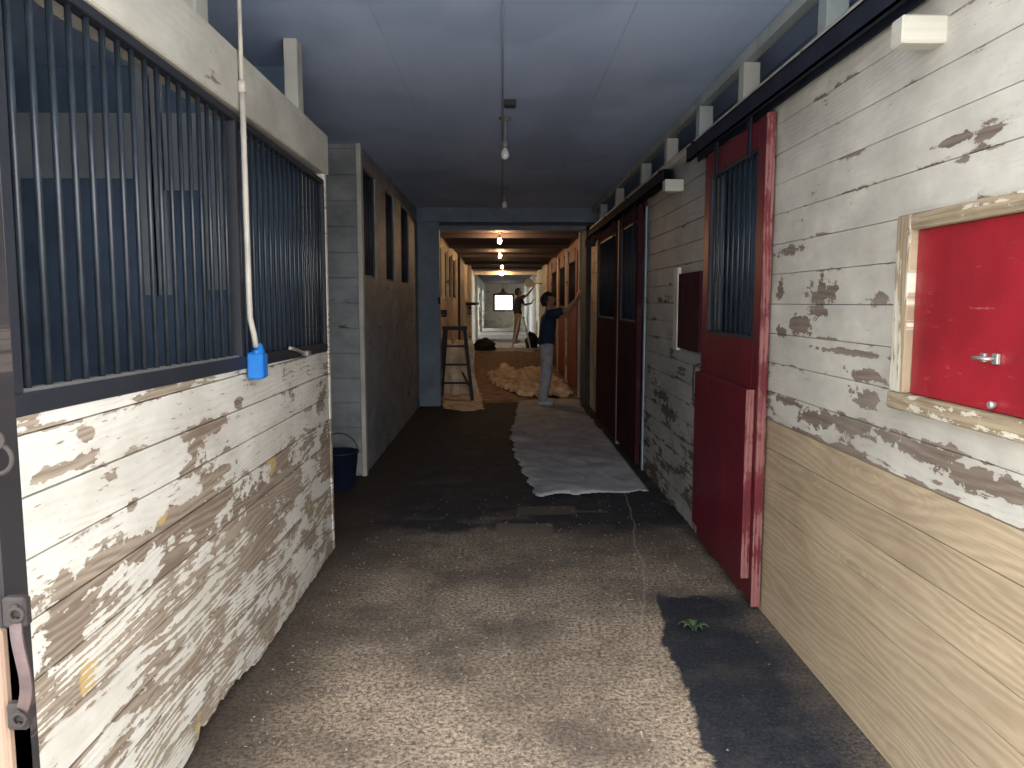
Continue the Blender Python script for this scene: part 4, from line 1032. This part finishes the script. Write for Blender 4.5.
# ------------------------------------------------------------------ weeds and scattered chips
def weed(u, v, r, label, n=7, seed=1):
    p = onZ(u, v); rnd = random.Random(seed)
    b = MB()
    for i in range(n):
        a = 2 * PI * i / n + rnd.uniform(-.3, .3); L = r * rnd.uniform(.7, 1.1); d = Vector((math.cos(a), math.sin(a), 0)); s = Vector((-d.y, d.x, 0))
        pr = None
        for k in range(7):
            q = k / 6; w = L * .20 * math.sin(PI * min(1, q * .93 + .05)); c = p + d * L * q + Vector((0, 0, .006 + .035 * math.sin(q * PI * .8)))
            vs = [b.bm.verts.new(c + s * w + Vector((0, 0, .004))), b.bm.verts.new(c), b.bm.verts.new(c - s * w + Vector((0, 0, .004)))]
            if pr:
                for j in (0, 1): b.bm.faces.new((pr[j], pr[j + 1], vs[j + 1], vs[j]))
            pr = vs
    o = b.build('weed', M['leaf']); tag(o, label, 'plant', 'small weeds on the floor')
    m_ = o.modifiers.new('t', 'SOLIDIFY'); m_.thickness = .002
weed(693, 632, .07, 'green leafy weed lying on the dark patch in the right foreground')
weed(671, 507, .075, 'tiny green weed at the foot of the right wall by the cloth end', seed=4)
b = MB(); rnd = random.Random(5)
for i in range(1500):
    y = 1.9 + 4.2 * rnd.random() ** 1.5; x = rnd.uniform(-.98, 1.25)
    if y < 4 and x > .72 and rnd.random() < .93: continue
    if y > 5 and rnd.random() < .7: continue
    a = rnd.uniform(0, PI); L = rnd.uniform(.002, .006) * (1 if rnd.random() < .97 else 3.0); w = rnd.uniform(.001, .0028)
    d = Vector((math.cos(a), math.sin(a), rnd.uniform(-.15, .15)))
    b.bar(Vector((x, y, .002)) - d * L, Vector((x, y, .002)) + d * L, w * 2, w, (-d.y, d.x, 0))
o = b.build('wood_chips', M['chips']); tag(o, 'pale wood chips and straw bits strewn over the sandy floor', 'wood chips', kind='stuff')

# ------------------------------------------------------------------ light
w = bpy.data.worlds.new('overcast sky'); sc.world = w; w.use_nodes = True
bg = w.node_tree.nodes['Background']; bg.inputs[0].default_value = (.97, .97, .97, 1); bg.inputs[1].default_value = 6.7
def portal(name, loc, rot, sx, sy):
    l = bpy.data.lights.new(name, 'AREA'); l.shape = 'RECTANGLE'; l.size = sx; l.size_y = sy; l.cycles.is_portal = True
    o = bpy.data.objects.new(name, l); o.location = loc; o.rotation_euler = rot; COL.objects.link(o)
portal('entrance_portal', (.17, 1.16, 1.39), (PI / 2, 0, 0), 2.3, 2.78)
portal('window_portal', (.1, 46.2, 1.5), (-PI / 2, 0, 0), 1.1, .95)
portal('left_doorway_portal', (-4.5, 38.3, 1.33), (0, -PI / 2, 0), 2.6, 11.8)
portal('right_doorway_portal', (4.5, 28, 1.33), (0, PI / 2, 0), 2.6, 3.2)

cam = bpy.data.cameras.new('camera'); co = bpy.data.objects.new('camera', cam); COL.objects.link(co)
co.location = O; co.rotation_euler = (PI / 2 - PITCH, 0, -YAW)
cam.sensor_width = 36; cam.lens = FPX / 1024 * 36; cam.clip_start = .05; cam.clip_end = 200
sc.camera = co
sc.view_settings.view_transform = 'Standard'; sc.view_settings.look = 'None'; sc.view_settings.gamma = 1; sc.view_settings.use_curve_mapping = False
sc.view_settings.exposure = 0.0
sc.cycles.use_denoising = True
sc.cycles.max_bounces = 8; sc.cycles.diffuse_bounces = 5; sc.cycles.glossy_bounces = 3; sc.cycles.transparent_max_bounces = 8
sc.cycles.sample_clamp_indirect = 8
